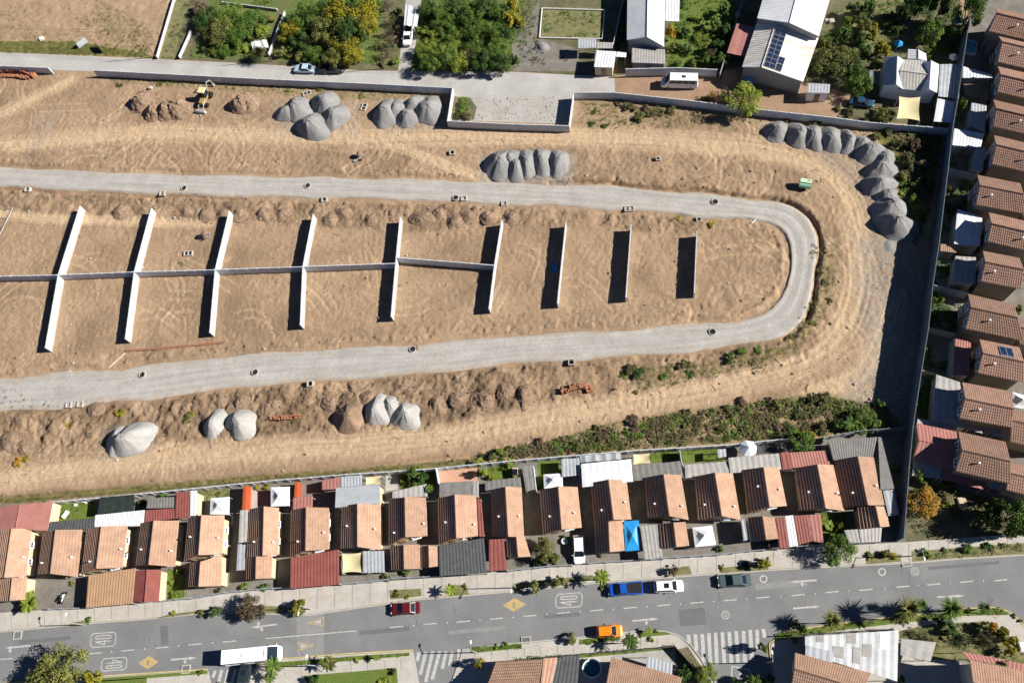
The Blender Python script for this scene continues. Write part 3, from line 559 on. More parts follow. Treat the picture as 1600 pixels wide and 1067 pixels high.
wall([(750,724.5),(840,716),(1000,703),(1135,695),(1220,686),(1246,685)],1.8,'long garden wall along the weedy strip south of the site',th=.12)
wall([(681,732),(685,755)],1.9,'white side wall of the terracotta paved yard',th=.12,step=0); wall([(833,727),(838,766)],1.9,'white side wall left of the garden with a square tent',th=.12,step=0)
wall([(1062,703),(1070,748)],1.9,'pale side wall between two narrow lawns',th=.1,step=0); wall([(156,778),(152,803)],1.9,'thin cream wall left of the dark shade net',th=.1,step=0)
wall([(978,108),(1060,106),(1120,109)],2.2,'grey block wall behind the white minibus',step=2.6)
wall([(975,-10),(958,70)],2,'thin white garden wall left of the long white house',th=.1,step=0)
wall([(1160,0),(1142,60),(1125,115)],2,'thin side wall left of the pink carport',th=.1,step=0,m='concd')
wall([(286,-30),(270,0),(244,88)],.9,'leftmost of two cream walls either side of the field path',th=.12,step=3); wall([(297,48),(279,88)],.9,'short cream wall at the lower end of the field path, next to the palm garden',th=.12,step=3)
wall([(444,18),(435,40),(419,84)],.9,'cream wall between the two leafy gardens',th=.12,step=3)
wall([(347,3),(432,14)],.7,'low wall across the top of the leafy garden',th=.15,step=3)
wall([(1287,688),(1288,683),(1300,680.5),(1340,673),(1415,667)],1.9,'thin green grey fence on the south eastern corner of the site',th=.06,step=2.5,m='concd',name='mesh_fence',cat='fence')
wall([(800,1032),(905,1022),(1055,1009.5),(1092,1050),(1100,1075)],1.5,'low dark front fence of the corner house by the crosswalk',th=.07,step=2.5,m='dark',name='front_fence',cat='fence')
wall([(1238,992),(1395,982),(1403,988),(1403,1030)],2.1,'dark fence round the big white corner roof',th=.07,step=2.5,m='dark',name='front_fence',cat='fence')
wall([(1487,200),(1540,208)],2.2,'pale wall at the north end of the east boundary',m='concd'); wall([(1482,263),(1526,272)],2.2,'grey garden wall above the fifth eastern house',m='concd'); wall([(1458,445),(1513,457)],2.2,'grey garden wall above the eighth eastern house',m='concd')
wall([(1451,512),(1493,521)],1.9,'thin fence line above the ninth eastern house',m='woodl',th=.06); wall([(1441,578),(1463,584)],1.9,'short timber fence beside the pale corner roof of the tenth eastern house',m='woodl',th=.06)
# white frame of a little yard court
mb=MB(); c4=PX([(847,13),(945,16),(941,61),(843,59)],.3)
for a,b in zip(c4,c4[1:]+c4[:1]): mb.tube([a,b],.09,6); mb.tube([Vector((a.x,a.y,0)),a],.09,6)
mb.build('court_fence',M['frame'],label='white rail fence round a small grassy rectangle',cat='fence')
# front boundary of row gardens
for pl,lb in (([(75,951),(134,949)],'low wall in front of the parked motorcycle yard'),([(250,938),(295,934),(350,925),(400,920),(450,917)],'low front wall beside the red shed'),([(532,912),(580,908),(612,903),(686,899.5)],'low front wall below the cream shade sail'),([(793,891),(855,884),(893,882)],'low front wall under the leafy olive tree'),([(920,879),(1000,874),(1035,872)],'low front wall below the bright blue canopy'),([(1037,871),(1120,866),(1170,860),(1215,857)],'low front wall below the pale tent canopy'),([(1245,853),(1295,850),(1340,848)],'low front wall below the striped red roof')):
    wall(pl,1.3,lb,th=.1,step=2.2,m='concd')
# ================= heaps
def mpp(x,y): return (P(x+1,y)-P(x,y)).length
def heap(name,cx,cy,r,hr,m,seed,label,cat,group=None,ex=1.0,ey=1.0,rot=0,rough_=1.0):
    c=P(cx,cy); z0=gh(c.x,c.y); k=mpp(cx,cy); R=r*k; rg=random.Random(seed); ph=[rg.uniform(0,6.28) for _ in range(6)]
    n=52; rings=24; vs=[]; rot=math.radians(rot); ox=rg.uniform(0,99); R*=1.08
    pkx,pky=rg.uniform(-.15,.15),rg.uniform(-.15,.15); hmax=R*hr; sa=rg.uniform(0,3.14); sl_=rg.uniform(.12,.38); sx,sy=math.cos(sa)*sl_,math.sin(sa)*sl_
    for i in range(rings+1):
        rho=i/rings
        for j in range(n):
            a=2*math.pi*j/n; rr=1+.07*math.sin(2*a+ph[0])+.05*math.sin(3*a+ph[1])+.03*math.sin(5*a+ph[2])
            ux,uy=rho*math.cos(a),rho*math.sin(a)
            t=max(-1,min(1,(ux*sx+uy*sy)/(sl_*sl_))); dd_=math.hypot(ux-sx*t*.8,uy-sy*t*.8)/(1-.8*sl_*abs(math.cos(a-sa))*abs(t)+1e-6)
            f_=max(0,1-.55*rho-.45*min(1,dd_)) if rho<1 else 0
            x=R*ux*rr*ex; y=R*uy*rr*ey
            x,y=x*math.cos(rot)-y*math.sin(rot),x*math.sin(rot)+y*math.cos(rot)
            x+=pkx*R*(1-rho);y+=pky*R*(1-rho)
            s=f_**1.12-(max(0,f_-.72)**2)*1.7+.05*math.sin(f_*3.14)
            nz=float(fbm(np.array(x*.8+ox),np.array(y*.8+ox),4))-.5; n2=float(vn(np.array(a*3.5+ox),np.array(rho*1.5)))-.5
            z=hmax*(s+((.30*nz+(.25*(float(fbm(np.array(x*2.6+ox),np.array(y*2.6)))-.5) if rough_>.5 else 0))*rough_+.07*n2)*min(1,(1-rho)*5))
            if i==rings: z=-.35
            vs.append((c.x+x,c.y+y,z0-.03+z))
    mb=MB(); fs=[(i*n+j,(i+1)*n+j,(i+1)*n+(j+1)%n,i*n+(j+1)%n) for i in range(rings) for j in range(n)]
    mb.add(vs,fs); return mb.build(name,M[m],smooth=True,label=label,cat=cat,group=group)
HP=[]
def heaps(lst,fmt,grp,name='gravel_pile',cat='gravel pile',m='pile',hr=.82,rough_=.35,s0=0):
    for i,t in enumerate(sorted(lst,key=lambda t:t[0])):
        HP.append((t[0],t[1],t[2],'gravel' in name))
        ex,ey,rot=(t[3:6] if len(t)>=6 else (1,1,0)); mm=t[6] if len(t)>6 else m
        heap(name,t[0],t[1],t[2],hr,mm,s0+i*7+3,fmt.format(o=ordn(i)),cat,grp,ex,ey,rot,rough_)
heaps([(449,177,19,1,.9,0),(467,172,22,1,1,0),(508,163,23,1,.95,0),(523,184,23,.95,1,0),(492,198,28,1.05,.9,0)],'{o} grey gravel pile from the left in the cluster near the northern wall','gravel piles below the northern wall')
heaps([(605,178,23,.9,1.15,0),(622,174,19,1,1.1,0),(637,184,20,.95,1,0),(648,167,20,1,1,0),(670,173,25,.95,1.1,0)],'{o} grey gravel pile from the left in the cluster beside the wall notch','gravel piles beside the wall notch',s0=100)
heaps([(781,259,26,.9,1.1,0),(800,252,20),(806,264,21,.85,1.1,20),(824,256,23,.8,1.2,15),(847,255,22,.85,1.2,12),(872,256,22,.85,1.2,0)],'{o} grey gravel pile from the left in the row touching the upper loop road','gravel piles by the upper loop road',s0=200)
heaps([(1214,206,21),(1246,212,24,.95,1,0),(1270,216,23,.85,1.1,0),(1298,219,24,1,1.05,0),(1323,223,20,.9,1.15,0),(1343,227,19),(1360,240,27,1.1,.9,-30),(1378,250,22,1,1,0),(1377,268,25,1.05,.85,0),(1373,290,27,1.1,.75,0),(1385,308,20,1,.9,0),(1389,328,29,1.05,.9,-20),(1400,353,33,1.05,.85,-20)],'{o} pile from the left in the grey gravel arc around the north eastern corner','gravel piles curving round the north eastern corner',s0=300,rough_=.45)
heaps([(186,690,22,.8,1.15,0,'pilel'),(208,686,31,1.05,.8,15,'pilel'),(338,664,22,.85,1.15,0,'pilel'),(378,663,23,1,1,0,'pilel'),(547,652,25,1,1,0,'mound'),(592,641,24,.8,1.1,0,'pilel'),(612,637,20,.8,1,0,'pilel'),(635,650,22,1,1.05,0,'pilel')],'{o} large heap from the left along the lower haul track','pale heaps along the lower haul track',s0=400)
heap('gravel_pile',846,75,12,.55,'pile',901,'small grey gravel pile in the garden below the grassy court','gravel pile'); heap('gravel_pile',1390,384,14,.25,'pile',902,'low flattened gravel remnant below the north eastern arc','gravel pile')
heaps([(222,160,19,.9,1.1,0),(240,176,17),(262,172,20,1,.9,0),(280,172,21,1,.9,0),(383,163,24,1,.75,0)],'{o} brown earth mound from the left near the backhoe','earth mounds near the backhoe',name='earth_mound',cat='earth mound',m='mound',rough_=1.3,s0=500)
heaps([(190,331,15),(292,331,11),(322,336,13),(349,334,9),(374,336,12),(412,334,15),(442,334,14),(495,331,10),(516,343,13),(538,334,14,1.1,.8,0),(580,343,13),(612,332,8),(662,342,18,1.2,.8,0),(686,335,12),(711,345,13),(732,337,11),(762,341,12),(800,342,12)],'{o} small brown mound from the left below the upper loop road','small earth mounds below the upper loop road',name='earth_mound',cat='earth mound',m='mound',hr=.5,rough_=1.0,s0=600)
heaps([(18,690,17),(40,700,12),(150,640,12),(290,640,14),(345,629,14,1,1,0),(378,630,12),(417,640,13),(430,630,14),(478,626,13),(515,628,13),(545,620,10),(575,622,12),(684,632,17,.8,1.2,0),(715,625,12),(752,625,17),(790,612,14),(820,620,16,.7,1.3,0),(640,612,11)],'{o} rough soil mound from the left in the churned band below the lower loop road','rough soil mounds below the lower loop road',name='earth_mound',cat='earth mound',m='mound',hr=.42,rough_=1.6,s0=700)
# ================= roofs and houses
def V3(p): return Vector(p)
def lerp(a,b,t): return a+(b-a)*t
def tilegrid(mb,e0,e1,r0,r1,course=.40,rib=.30,amp=.018,step=.05,mi=0):
    """slope: eave e0->e1, ridge r0->r1, stepped courses and barrel ribs"""
    L=(r1-r0).length; W=((r0+r1)/2-(e0+e1)/2).length; nu=max(8,int(L/rib)*2); nc=max(3,int(W/course))
    nrm=(e1-e0).cross(r0-e0).normalized();
    if nrm.z<0:nrm=-nrm
    vs=[];rows=[]
    for c in range(nc):
        for t,k in ((c/nc,.1),((c+.55)/nc,1.4)): rows.append((t,k))
    rows.append((1,.2)); m=nu+1
    for t,k in rows:
        for i in range(m):
            u=i/nu; vs.append(lerp(lerp(e0,e1,u),lerp(r0,r1,u),t)+nrm*(step*k+(amp if i%2 else -amp)))
    fs=[(a*m+i,a*m+i+1,(a+1)*m+i+1,(a+1)*m+i) for a in range(len(rows)-1) for i in range(nu)]
    # thin underside so the slope is a real slab
    b=len(vs); vs+=[e0-nrm*.06,e1-nrm*.06,r1-nrm*.06,r0-nrm*.06]
    fs+=[(b,b+3,b+2,b+1),(b,b+1,m-1,0),(b+1,b+2,len(rows)*m-1,m-1),(b+3,b,0,(len(rows)-1)*m)]
    mb.add(vs,fs,mi)
def corr(mb,q4,rib=.5,amp=.02,axis=0,th=.05,mi=0):
    """corrugated panel over 4 world corners; ribs run along edge q0->q1 when axis=0"""
    a,b,c,d=q4 # a-b-c-d around
    if axis: a,b,c,d=b,c,d,a
    W=((a+b)/2-(c+d)/2).length; n=max(4,int(W/rib)*2); vs=[]
    for j in range(n+1):
        t=j/n; o=Vector((0,0,amp if j%2 else -amp)); vs+=[lerp(a,d,t)+o,lerp(b,c,t)+o]
    fs=[(2*j,2*j+1,2*j+3,2*j+2) for j in range(n)]
    b0=len(vs); vs+=[p-Vector((0,0,th)) for p in (a,b,c,d)]; fs+=[(b0,b0+3,b0+2,b0+1)[::-1],(b0,b0+1,1,0),(b0+2,b0+3,2*n,2*n+1)]
    mb.add(vs,fs,mi)
def inset(poly,k):
    c=sum(poly,Vector((0,0,0)))/len(poly); return [p+(c-p).normalized()*k for p in poly]
def window(parent,c,nrm,wd,ht,m=None):
    nrm=Vector(nrm).normalized(); u=Vector((-nrm.y,nrm.x,0)); up=Vector((0,0,1)); mb=MB(); rz=math.atan2(u.y,u.x); c=Vector(c)
    for s in (-1,1):
        p=c+u*s*(wd/2-.06)+nrm*.03; mb.box(p,(.12,.09,ht),rz); p=c+up*s*(ht/2-.05)+nrm*.03; mb.box(p,(wd+.02,.10,.11),rz)
    mb.box(c+nrm*.03,(.07,.07,ht-.05),rz); mb.box(c+nrm*.10-up*(ht/2+.02),(wd+.16,.16,.05),rz)
    fr=mb.build('window',M['frame'],parent); g=MB(); g.box(c+nrm*.015,(wd-.14,.03,ht-.14),rz); g.build('pane',M['glass'],fr)
def door(parent,c,nrm,wd=.95,ht=2.05,m='wood'):
    nrm=Vector(nrm).normalized(); u=Vector((-nrm.y,nrm.x,0)); rz=math.atan2(u.y,u.x); c=Vector(c); mb=MB(); mb.box(c+nrm*.03+Vector((0,0,ht/2)),(wd,.07,ht),rz)
    mb.box(c+nrm*.03+Vector((0,0,ht/2)),(wd*.7,.09,ht*.75),rz); d=mb.build('door',M[m],parent); k=MB(); k.box(c+nrm*.10+u*wd*.38+Vector((0,0,1)),(.05,.08,.14),rz); k.build('handle',M['steel'],d)
def pipe(parent,p,h_=.5,r=.09,m='frame'):
    mb=MB(); mb.tube([p-Vector((0,0,.15)),p+Vector((0,0,h_))],r,8); mb.tube([p+Vector((0,0,h_)),p+Vector((0,0,h_+.14))],r*1.7,8); mb.build('vent_pipe',M[m],parent)
def gable_part(root,nw,nr,ne,sw,sr,se,ze,zr,wallm,roofm,ov=.28,names=('roof','wall'),flat=False):
    if ov==.28: ov=.40
    """two roof slopes + gabled walls; first three points one end, last three the other"""
    A,B,C,D,E_,F_=P(*nw,ze),P(*nr,zr),P(*ne,ze),P(*sw,ze),P(*sr,zr),P(*se,ze)
    mb=MB()
    if flat:
        corr(mb,[A,B,E_,D],.5,.02,axis=0); corr(mb,[B,C,F_,E_],.5,.02,axis=0)
    elif wallm=='brownst': tilegrid(mb,A,D,B,E_,step=.03); tilegrid(mb,C,F_,B,E_,step=.03)
    else: tilegrid(mb,A,D,B,E_,course=.44,step=.085); tilegrid(mb,C,F_,B,E_,course=.44,step=.03)
    mb.tube([B+Vector((0,0,.05)),E_+Vector((0,0,.05))],.13 if not flat else .07,8)
    r=mb.build(names[0],M[roofm],root)
    # walls
    def mid(p,q_,t): return p+(q_-p)*t
    def ins(p,q_,o,k): # shift p towards q_ horizontally by k and along building by k
        return p+(q_-p).normalized()*k*1.1+(o-p).normalized()*k
    a=ins(A,B,D,ov);c=ins(C,B,F_,ov);d=ins(D,E_,A,ov);f_=ins(F_,E_,C,ov); bb=B+(E_-B).normalized()*ov; ee=E_+(B-E_).normalized()*ov
    dz=Vector((0,0,.09)); top=[a-dz,bb-dz,c-dz,f_-dz,ee-dz,d-dz]; w_=MB(); bot=[Vector((t.x,t.y,-.2)) for t in (a,c,f_,d)]
    w_.add(top+bot,[(0,1,2,7,6),(2,3,8,7),(3,4,5,9,8),(5,0,6,9),(0,5,4,1),(1,4,3,2)]); w_.build(names[1],M[wallm],root)
    return dict(A=A,B=B,C=C,D=D,E=E_,F=F_,a=a,c=c,d=d,f=f_,bb=bb,ee=ee,roof=r)
def house(label,nw,nr,ne,sw,sr,se,ze=2.5,zr=4.45,wallm='cream',roofm='tile',name='terrace_house',group='houses with clay tiled roofs in the row beside the road',vents=(),ext=(),two=False,win_w=False,annex=()):
    c=(P(*nw)+P(*se))/2; root=empty(name,(c.x,c.y,0),label,'house',group)
    g=gable_part(root,nw,nr,ne,sw,sr,se,ze,zr,wallm,roofm)
    # south (street) end: door and window, east side windows
    if not win_w:
        s=(g['f']-g['d']); s.z=0; nrm=Vector((s.y,-s.x,0)).normalized()
        p=lerp(g['d'],g['f'],.3); door(root,(p.x,p.y,.02),nrm); p=lerp(g['d'],g['f'],.7); window(root,(p.x,p.y,1.5),nrm,1.3,1.1)
        s=(g['c']-g['f']); s.z=0; nrm=Vector((s.y,-s.x,0)).normalized()
        for t in (.3,.7): p=lerp(g['f'],g['c'],t); window(root,(p.x,p.y,1.6),nrm,1.0,.8)
    else:
        s=g['c']-g['a']; s.z=0; nrm=Vector((-s.y,s.x,0)).normalized()
        if nrm.x>0:nrm=-nrm
        for t in (.27,.75): p=lerp(g['a'],g['c'],t); window(root,(p.x,p.y,ze-1.15),nrm,1.35,1.25)
        p=lerp(g['a'],g['c'],.5); door(root,(p.x,p.y,.02),nrm); p=lerp(g['a'],g['c'],.2); window(root,(p.x,p.y,1.4),nrm,1.3,1.1)
    for (u,v,side) in vents:
        e0,e1=(g['A'],g['D']) if side<0 else (g['C'],g['F']); p=lerp(lerp(e0,e1,v),lerp(g['B'],g['E'],v),u); pipe(root,p,.45)
    for (q6,z1,z2) in annex:
        gable_part(root,*q6,z1,z2,wallm,roofm,ov=.2,names=('annex_roof','annex_wall'))
    return root,g
H_=[
 ('leftmost terracotta house of the row, its lower roof reaching the banana palm',(-12,831),(18.7,825.5),(50,825.5),(-24,906),(7.5,902),(41,900),{'annex':[(((0,903),(20,902),(43,901),(-5,940),(16,938),(40,936)),2.3,3.6)]}),
 ('terracotta house just right of the leftmost, above the yard with the motorcycle',(67,832),(87.5,827.5),(129,827),(59,897),(79.5,896),(121.5,901),{}),
 ('third terracotta house from the left, above the wide tan sheet roof',(135,827),(159,822),(200,821),(127,899),(151,888),(192,886.5),{}),
 ('terracotta house directly above the small bright red shed',(220,817),(241,813),(280,813),(212,884),(233,882),(274,885),{}),
 ('taller terracotta house with a broad sunlit cream side wall',(294,809),(315.5,804.5),(351,805),(287.5,877),(311,867),(347,865.5),{'ze':3.4,'zr':5.4,'annex':[(((297,879),(314,877),(347,866),(294,917),(311,916),(346,915)),2.6,4.1)]}),
 ('narrow terracotta house right of the long pale strip roof',(390,795),(413,791),(436,793),(385,871),(411,867.5),(434,867),{'annex':[(((385,871),(401,869),(426,868),(384,906),(400,904),(424,903)),2.4,3.7)]}),
 ('terracotta house above the big plain red roof',(454.5,797),(479,792),(514.5,793),(453,871),(478,860),(514,858),{}),
 ('terracotta house between the grey green flat roof and the cream shade sail',(534,790),(559,786.5),(595,787),(532,857),(559,854),(595.5,859),{}),
 ('terracotta house below the small street side double gable',(607.5,779.5),(633,776.5),(665.5,776.5),(607,853),(634,839),(668,837),{'annex':[(((609,853),(631,851),(656,850),(611,891),(632,889),(657,888)),2.4,3.8),(((657,853),(670,852),(683.5,853),(657.5,887),(671,886),(684,884)),2.3,3.2)]}),
 ('terracotta house with a thin red strip along its sunny side',(684,778),(711,772.5),(744,773.5),(685,851),(713.5,841),(747,837),{}),
 ('terracotta house right of the narrow red street side roof',(767.5,765),(790,760),(815,761),(769,838),(794.5,838),(819,839),{'annex':[(((790,839),(807,838),(820,838),(792,871),(810,870),(829,869)),2.4,3.5)]}),
 ('terracotta house above the white car in its driveway',(843,766),(872.5,759.5),(902.5,760.5),(848,836),(878,827),(909,824),{}),
 ('terracotta house below the large white sheet roof',(923,754),(951,749),(979,750),(929,826),(959,812),(986.5,811),{'annex':[(((929,827),(951,814),(972.5,813),(931,864),(953,862),(976,860)),2.5,3.9)]}),
 ('terracotta house above the flat grey roof beside the blue canopy',(1007,746),(1037,740.5),(1064,741.5),(1012,809),(1046,806),(1076,812),{'annex':[(((1029,818),(1052.5,816),(1071,815),(1032,856),(1057,854),(1077,852)),2.4,3.7)]}),
 ('terracotta house above the pale pyramid tent by the street',(1085,744.5),(1117,738),(1145,739),(1090,812),(1128,806),(1157.5,812),{}),
 ('terracotta house left of the red and white striped roof',(1160,734),(1193,729.5),(1217,730),(1168,803),(1202.5,792),(1229.5,790),{'annex':[(((1167.5,808),(1191.5,806),(1210,808),(1173.5,844),(1197,843),(1217,841)),2.4,3.7)]}),
 ('terracotta house second from the right end of the row, shaded side very dark',(1242,731),(1277,725),(1302,726),(1250,796.5),(1290,794),(1319.5,798),{}),
 ('rightmost terracotta house of the row, wrapped by an L shaped grey roof',(1303,719),(1340,712.5),(1365,714),(1318,793),(1356,789),(1383,789),{'annex':[(((1338,793),(1368,790.5),(1382,791),(1342,826),(1375,823),(1392,822)),2.4,3.8)]}),
]
HR=[]
for i,t in enumerate(H_):
    kw=dict(t[7]); rr=random.Random(i); kw['vents']=[(rr.uniform(.3,.6),rr.uniform(.45,.8),-1),(rr.uniform(.1,.3),rr.uniform(.55,.75),1)]
    HR.append(house(t[0],*t[1:7],**kw))
# eastern two storey houses
def ext(p,x1=1650,s=.235): return (x1,p[1]+(x1-p[0])*s)
HE=[
 ('northernmost eastern house, its roof cut by the top edge',(1556,13),(1558,21),(1544.6,49),None,None,None),
 ('second eastern house from the top, beside the small blue pool',(1560.5,57),(1566,65.5),(1558.5,97),None,None,None),
 ('third eastern house from the top, with a ribbed white sheet roof at its wall',(1559,104),(1564,117),(1557.8,144),None,None,None),
 ('fourth eastern house from the top, beside the narrow blue shaded roof',(1552,156),(1556.5,169.6),(1551.6,198),None,None,None),
 ('fifth eastern house from the top, with a long white gutter on its north side',(1553,211.6),(1556.5,226),(1549.5,256.5),None,None,None),
 ('sixth eastern house from the top, with a small garden in deep shade',(1527,273.5),(1531,289.5),(1524.5,320),(1594,286.5),(1599.5,303),(1605,335)),
 ('seventh eastern house from the top, behind the white walled terrace roof',(1545,332),(1549,349),(1543,377.5),None,None,None),
 ('eighth eastern house from the top, near the rounded terracotta shed',(1535.6,392),(1539.5,409),(1532.5,439.5),(1592.5,403),(1600,421),(1596,452)),
 ('ninth eastern house from the top, with a glassy blue veranda',(1512.5,459),(1517,480),(1508.5,513.5),(1585,476),(1590,496),(1600,533)),
 ('eastern house carrying a solar water panel on its roof',(1530.5,530),(1535.6,551),(1527.5,582.5),(1592.5,542.5),(1600,565),(1600,598)),
 ('eastern house with the pale concrete roof at its western wall',(1503,597),(1508,622),(1498.7,653),(1579,611),(1584,638),(1581,668)),
 ('southernmost eastern house, right of the bright pink gabled roof',(1497,674),(1503,702.5),(1493,735.6),(1571,690),(1579,720),(1580,756)),
]
for i,t in enumerate(HE):
    q6=[t[1],t[2],t[3],*(tuple(e if e else ext(b) for e,b in zip(t[4:7],t[1:4])))]
    rr=random.Random(50+i)
    r,g=house(t[0],*q6,ze=5.3,zr=6.8,wallm='brownst',roofm='tileb',name='two_storey_house',group='two storey houses with brown tiled roofs east of the site',win_w=True,vents=[(.55,rr.uniform(.25,.5),1)])
    xt={10:((1584,640),(1581,656),(1578,690),(1650,655),(1650,672),(1650,706)),11:((1579,722),(1577,738),(1572,765),(1650,740),(1650,755),(1650,785)),8:((1592,498),(1589,510),(1593,537),(1650,512),(1650,524),(1650,551)),5:((1600,304),(1598,317),(1598,338),(1650,316),(1650,329),(1650,350))}.get(i)
    if xt: gable_part(r,*xt,3.9,4.9,'brownst','tileb',ov=.2,names=('annex_roof','annex_wall'))
    if i==9:
        e0,e1=g['A'],g['D']; nrm=(e1-e0).cross(g['B']-e0).normalized(); nrm=nrm if nrm.z>0 else -nrm
        q4=[lerp(lerp(e0,e1,u),lerp(g['B'],g['E'],u),v)+nrm*.16 for u,v in ((.45,.25),(.78,.25),(.78,.92),(.45,.92))]
        mb=MB(); mb.add(q4+[p-nrm*.1 for p in q4],[(0,1,2,3),(7,6,5,4),(0,4,5,1),(1,5,6,2),(2,6,7,3),(3,7,4,0)]); s=mb.build('solar_panel',M['steel'],r)
        for a,b in ((.03,.48),(.52,.97)):
            mb=MB(); qq=[lerp(lerp(q4[0],q4[1],u),lerp(q4[3],q4[2],u),v)+nrm*.012 for u,v in ((a,.05),(b,.05),(b,.95),(a,.95))]; mb.add(qq,[(0,1,2,3)]); mb.build('solar_cell',M['solar'],s)
# lower street side extensions east of the frame edge (partly in view)
def roofed(label,pts,z,m,name='patio_cover',cat='patio roof',axis=1,rib=.5,amp=.02,posts=True,walls=None,group=None,z2=None,parts=None):
    zz=z if hasattr(z,'__len__') else [z]*4
    q4=[P(x,y,k) for (x,y),k in zip(pts,zz)]; c=sum(q4,Vector((0,0,0)))/4; root=empty(name,(c.x,c.y,0),label,cat,group)
    mb=MB(); corr(mb,q4,rib,amp,axis); mb.build('roof_panel',M[m],root)
    ii=inset(q4,.25)
    if walls:
        w_=MB(); w_.prism([p[:2] for p in ii],-.1,[p.z-.09 for p in ii] if True else 0); 
        w_.build('wall',M[walls],root)
        s=ii[2]-ii[3]; s.z=0
        if s.length>2:
            nrm=Vector((-s.y,s.x,0)).normalized(); mid_=(ii[2]+ii[3])/2; cc=sum(ii,Vector())/4
            if (mid_-cc).dot(nrm)<0:nrm=-nrm
            door(root,(mid_.x,mid_.y,.02),nrm)
    elif posts:
        for p in ii:
            mb=MB(); mb.box((p.x,p.y,p.z/2-.06),(.1,.1,p.z-.02)); mb.build('post',M['steel'],root)
    return root
def gabled(label,nw,nr,ne,sw,sr,se,ze,zr,wallm,roofm,name='shed',cat='shed',group=None,flat=True):
    c=(P(*nw)+P(*se))/2; root=empty(name,(c.x,c.y,0),label,cat,group); g=gable_part(root,nw,nr,ne,sw,sr,se,ze,zr,wallm,roofm,ov=.12,flat=flat)
    s=(g['f']-g['d']); s.z=0; nrm=Vector((s.y,-s.x,0)).normalized(); p=lerp(g['d'],g['f'],.35); door(root,(p.x,p.y,.02),nrm,m='frame'); return root
RQ=roofed
# street side of the row
RQ('wide tan corrugated sheet roof by the pavement',[(138,899),(212,887),(207,942.5),(134,949)],2.5,'tan',rib=.45)
gabled('small shed with one bright red and one dark red slope by the pavement',(211,891),(230,889.5),(252,890.5),(208,940),(226,940),(248,938.5),2.3,2.9,'cream','red')
RQ('large plain red roof by the pavement, notched at its top',[(454,871),(529.5,858),(530,912.5),(453,919)],2.5,'red')
RQ('light grey square roof beside the cream shade sail',[(566.5,861),(600,860),(601,894),(567,894.5)],2.4,'metal')
RQ('dark charcoal corrugated roof by the pavement',[(685.5,853),(756,840),(761,895),(687,899.5)],2.5,'dark')
RQ('narrow red roof right of the charcoal corrugated roof',[(764,841),(787,840),(792,890),(764,892)],2.4,'red')
RQ('thin red strip roof along a terracotta house',[(745,778),(752,779),(757,838),(748,838)],2.6,'red',posts=True)
RQ('flat grey roof right of the bright blue canopy',[(1000,821),(1029,819),(1035.5,870),(1007,874)],2.4,'fiberl')
RQ('pale slab roof by the pavement at the right end of the row',[(1319,828),(1340,826.5),(1344,847.5),(1327,848.5)],2.3,'fiberl'); RQ('pale ribbed roof right beside the pale slab roof',[(1342,826),(1378,824),(1376,846),(1345,847.5)],2.35,'fiberl')
RQ('dark maroon sheet panel left of the white stripe',[(1212,810),(1226,807),(1233,855),(1218,856.5)],2.5,'red',rib=.35); RQ('white translucent stripe between two red sheet roofs',[(1226.5,806),(1239,804.5),(1247,852),(1233.5,854.5)],2.52,'white',rib=.35)
RQ('dark red corrugated roof right of the white stripe',[(1239.5,806),(1262,804),(1269,845),(1247.5,851)],2.5,'red',rib=.35); RQ('salmon coloured roof panel beside the green vines',[(1263,804),(1282,803),(1287,848),(1270,845)],2.5,'pink')
RQ('narrow pale strip roof beside the red striped roof house',[(1157.5,812),(1165,810),(1171,842),(1162,845)],2.3,'metal')
# back gardens of the row
gabled('large dull red gabled roof at the left edge of the row',(-22,793),(31.5,787.5),(82.5,783.5),(-30,838),(24.5,826),(74,829),2.6,3.4,'cream','pink',name='annex_building',cat='annex')
RQ('charcoal sheet roof right of the dull red gable',[(78,815),(148,809),(146,826),(74,831)],2.4,'dark',axis=1)
RQ('very dark green shade net over a back yard',[(156,777),(210,772),(209,798),(153,802)],2.4,'net',name='shade_net',cat='shade net',rib=1.5)
RQ('bright white corrugated roof between the charcoal and rusty red roofs',[(148.5,804.5),(226,796.5),(224,821),(147,823)],2.6,'white',axis=1,rib=.4)
RQ('brownish grey roof above the rusty red L shaped roof',[(231,778),(272,776),(272,793),(228.5,794)],2.3,'fiber',axis=1)
RQ('horizontal leg of the rusty red L shaped roof',[(227,797),(272,794),(273,810),(225.5,815)],2.5,'red',axis=1,rib=.4); RQ('upright leg of the rusty red L shaped roof',[(275,769),(296,766.5),(295,809),(273.5,810)],2.6,'red',rib=.4)
RQ('narrow white walled annex beside the rusty red roof',[(297.5,766),(308,767),(306,805),(296.5,806)],2.7,'white',name='annex_building',cat='annex',walls='cream')
RQ('long pale strip roof left of the narrow terracotta house, upper half',[(375,797),(387.5,796),(386.5,846),(372.5,848)],2.6,'fiberl',axis=1,rib=1); RQ('long pale strip roof left of the narrow terracotta house, lower half',[(371.5,850),(385,848.5),(384,890),(369,891)],2.4,'metal',axis=1,rib=1)
RQ('brick red square roof below the orange wall and dark yard',[(458,777),(489,775),(488,793),(457.5,797)],2.4,'pink')
RQ('rose coloured roof left of the pale grey square roof',[(503,751),(531,744.5),(531,763.5),(503,765)],2.3,'pink')
RQ('pale grey square roof left of the yellow canvas',[(532,744.5),(565.5,742),(566,758),(532,761)],2.4,'metal')
r=RQ('large grey green flat roofed annex with a cream east wall',[(525,762),(593,756),(594,786),(523.5,793)],3.4,'metal',name='annex_building',cat='annex',walls='cream',axis=0,rib=.8)
RQ('mottled grey roof below the dark green trees',[(613,768),(667,755.5),(668,775),(613,778)],2.4,'fiberl',axis=1,rib=.8)
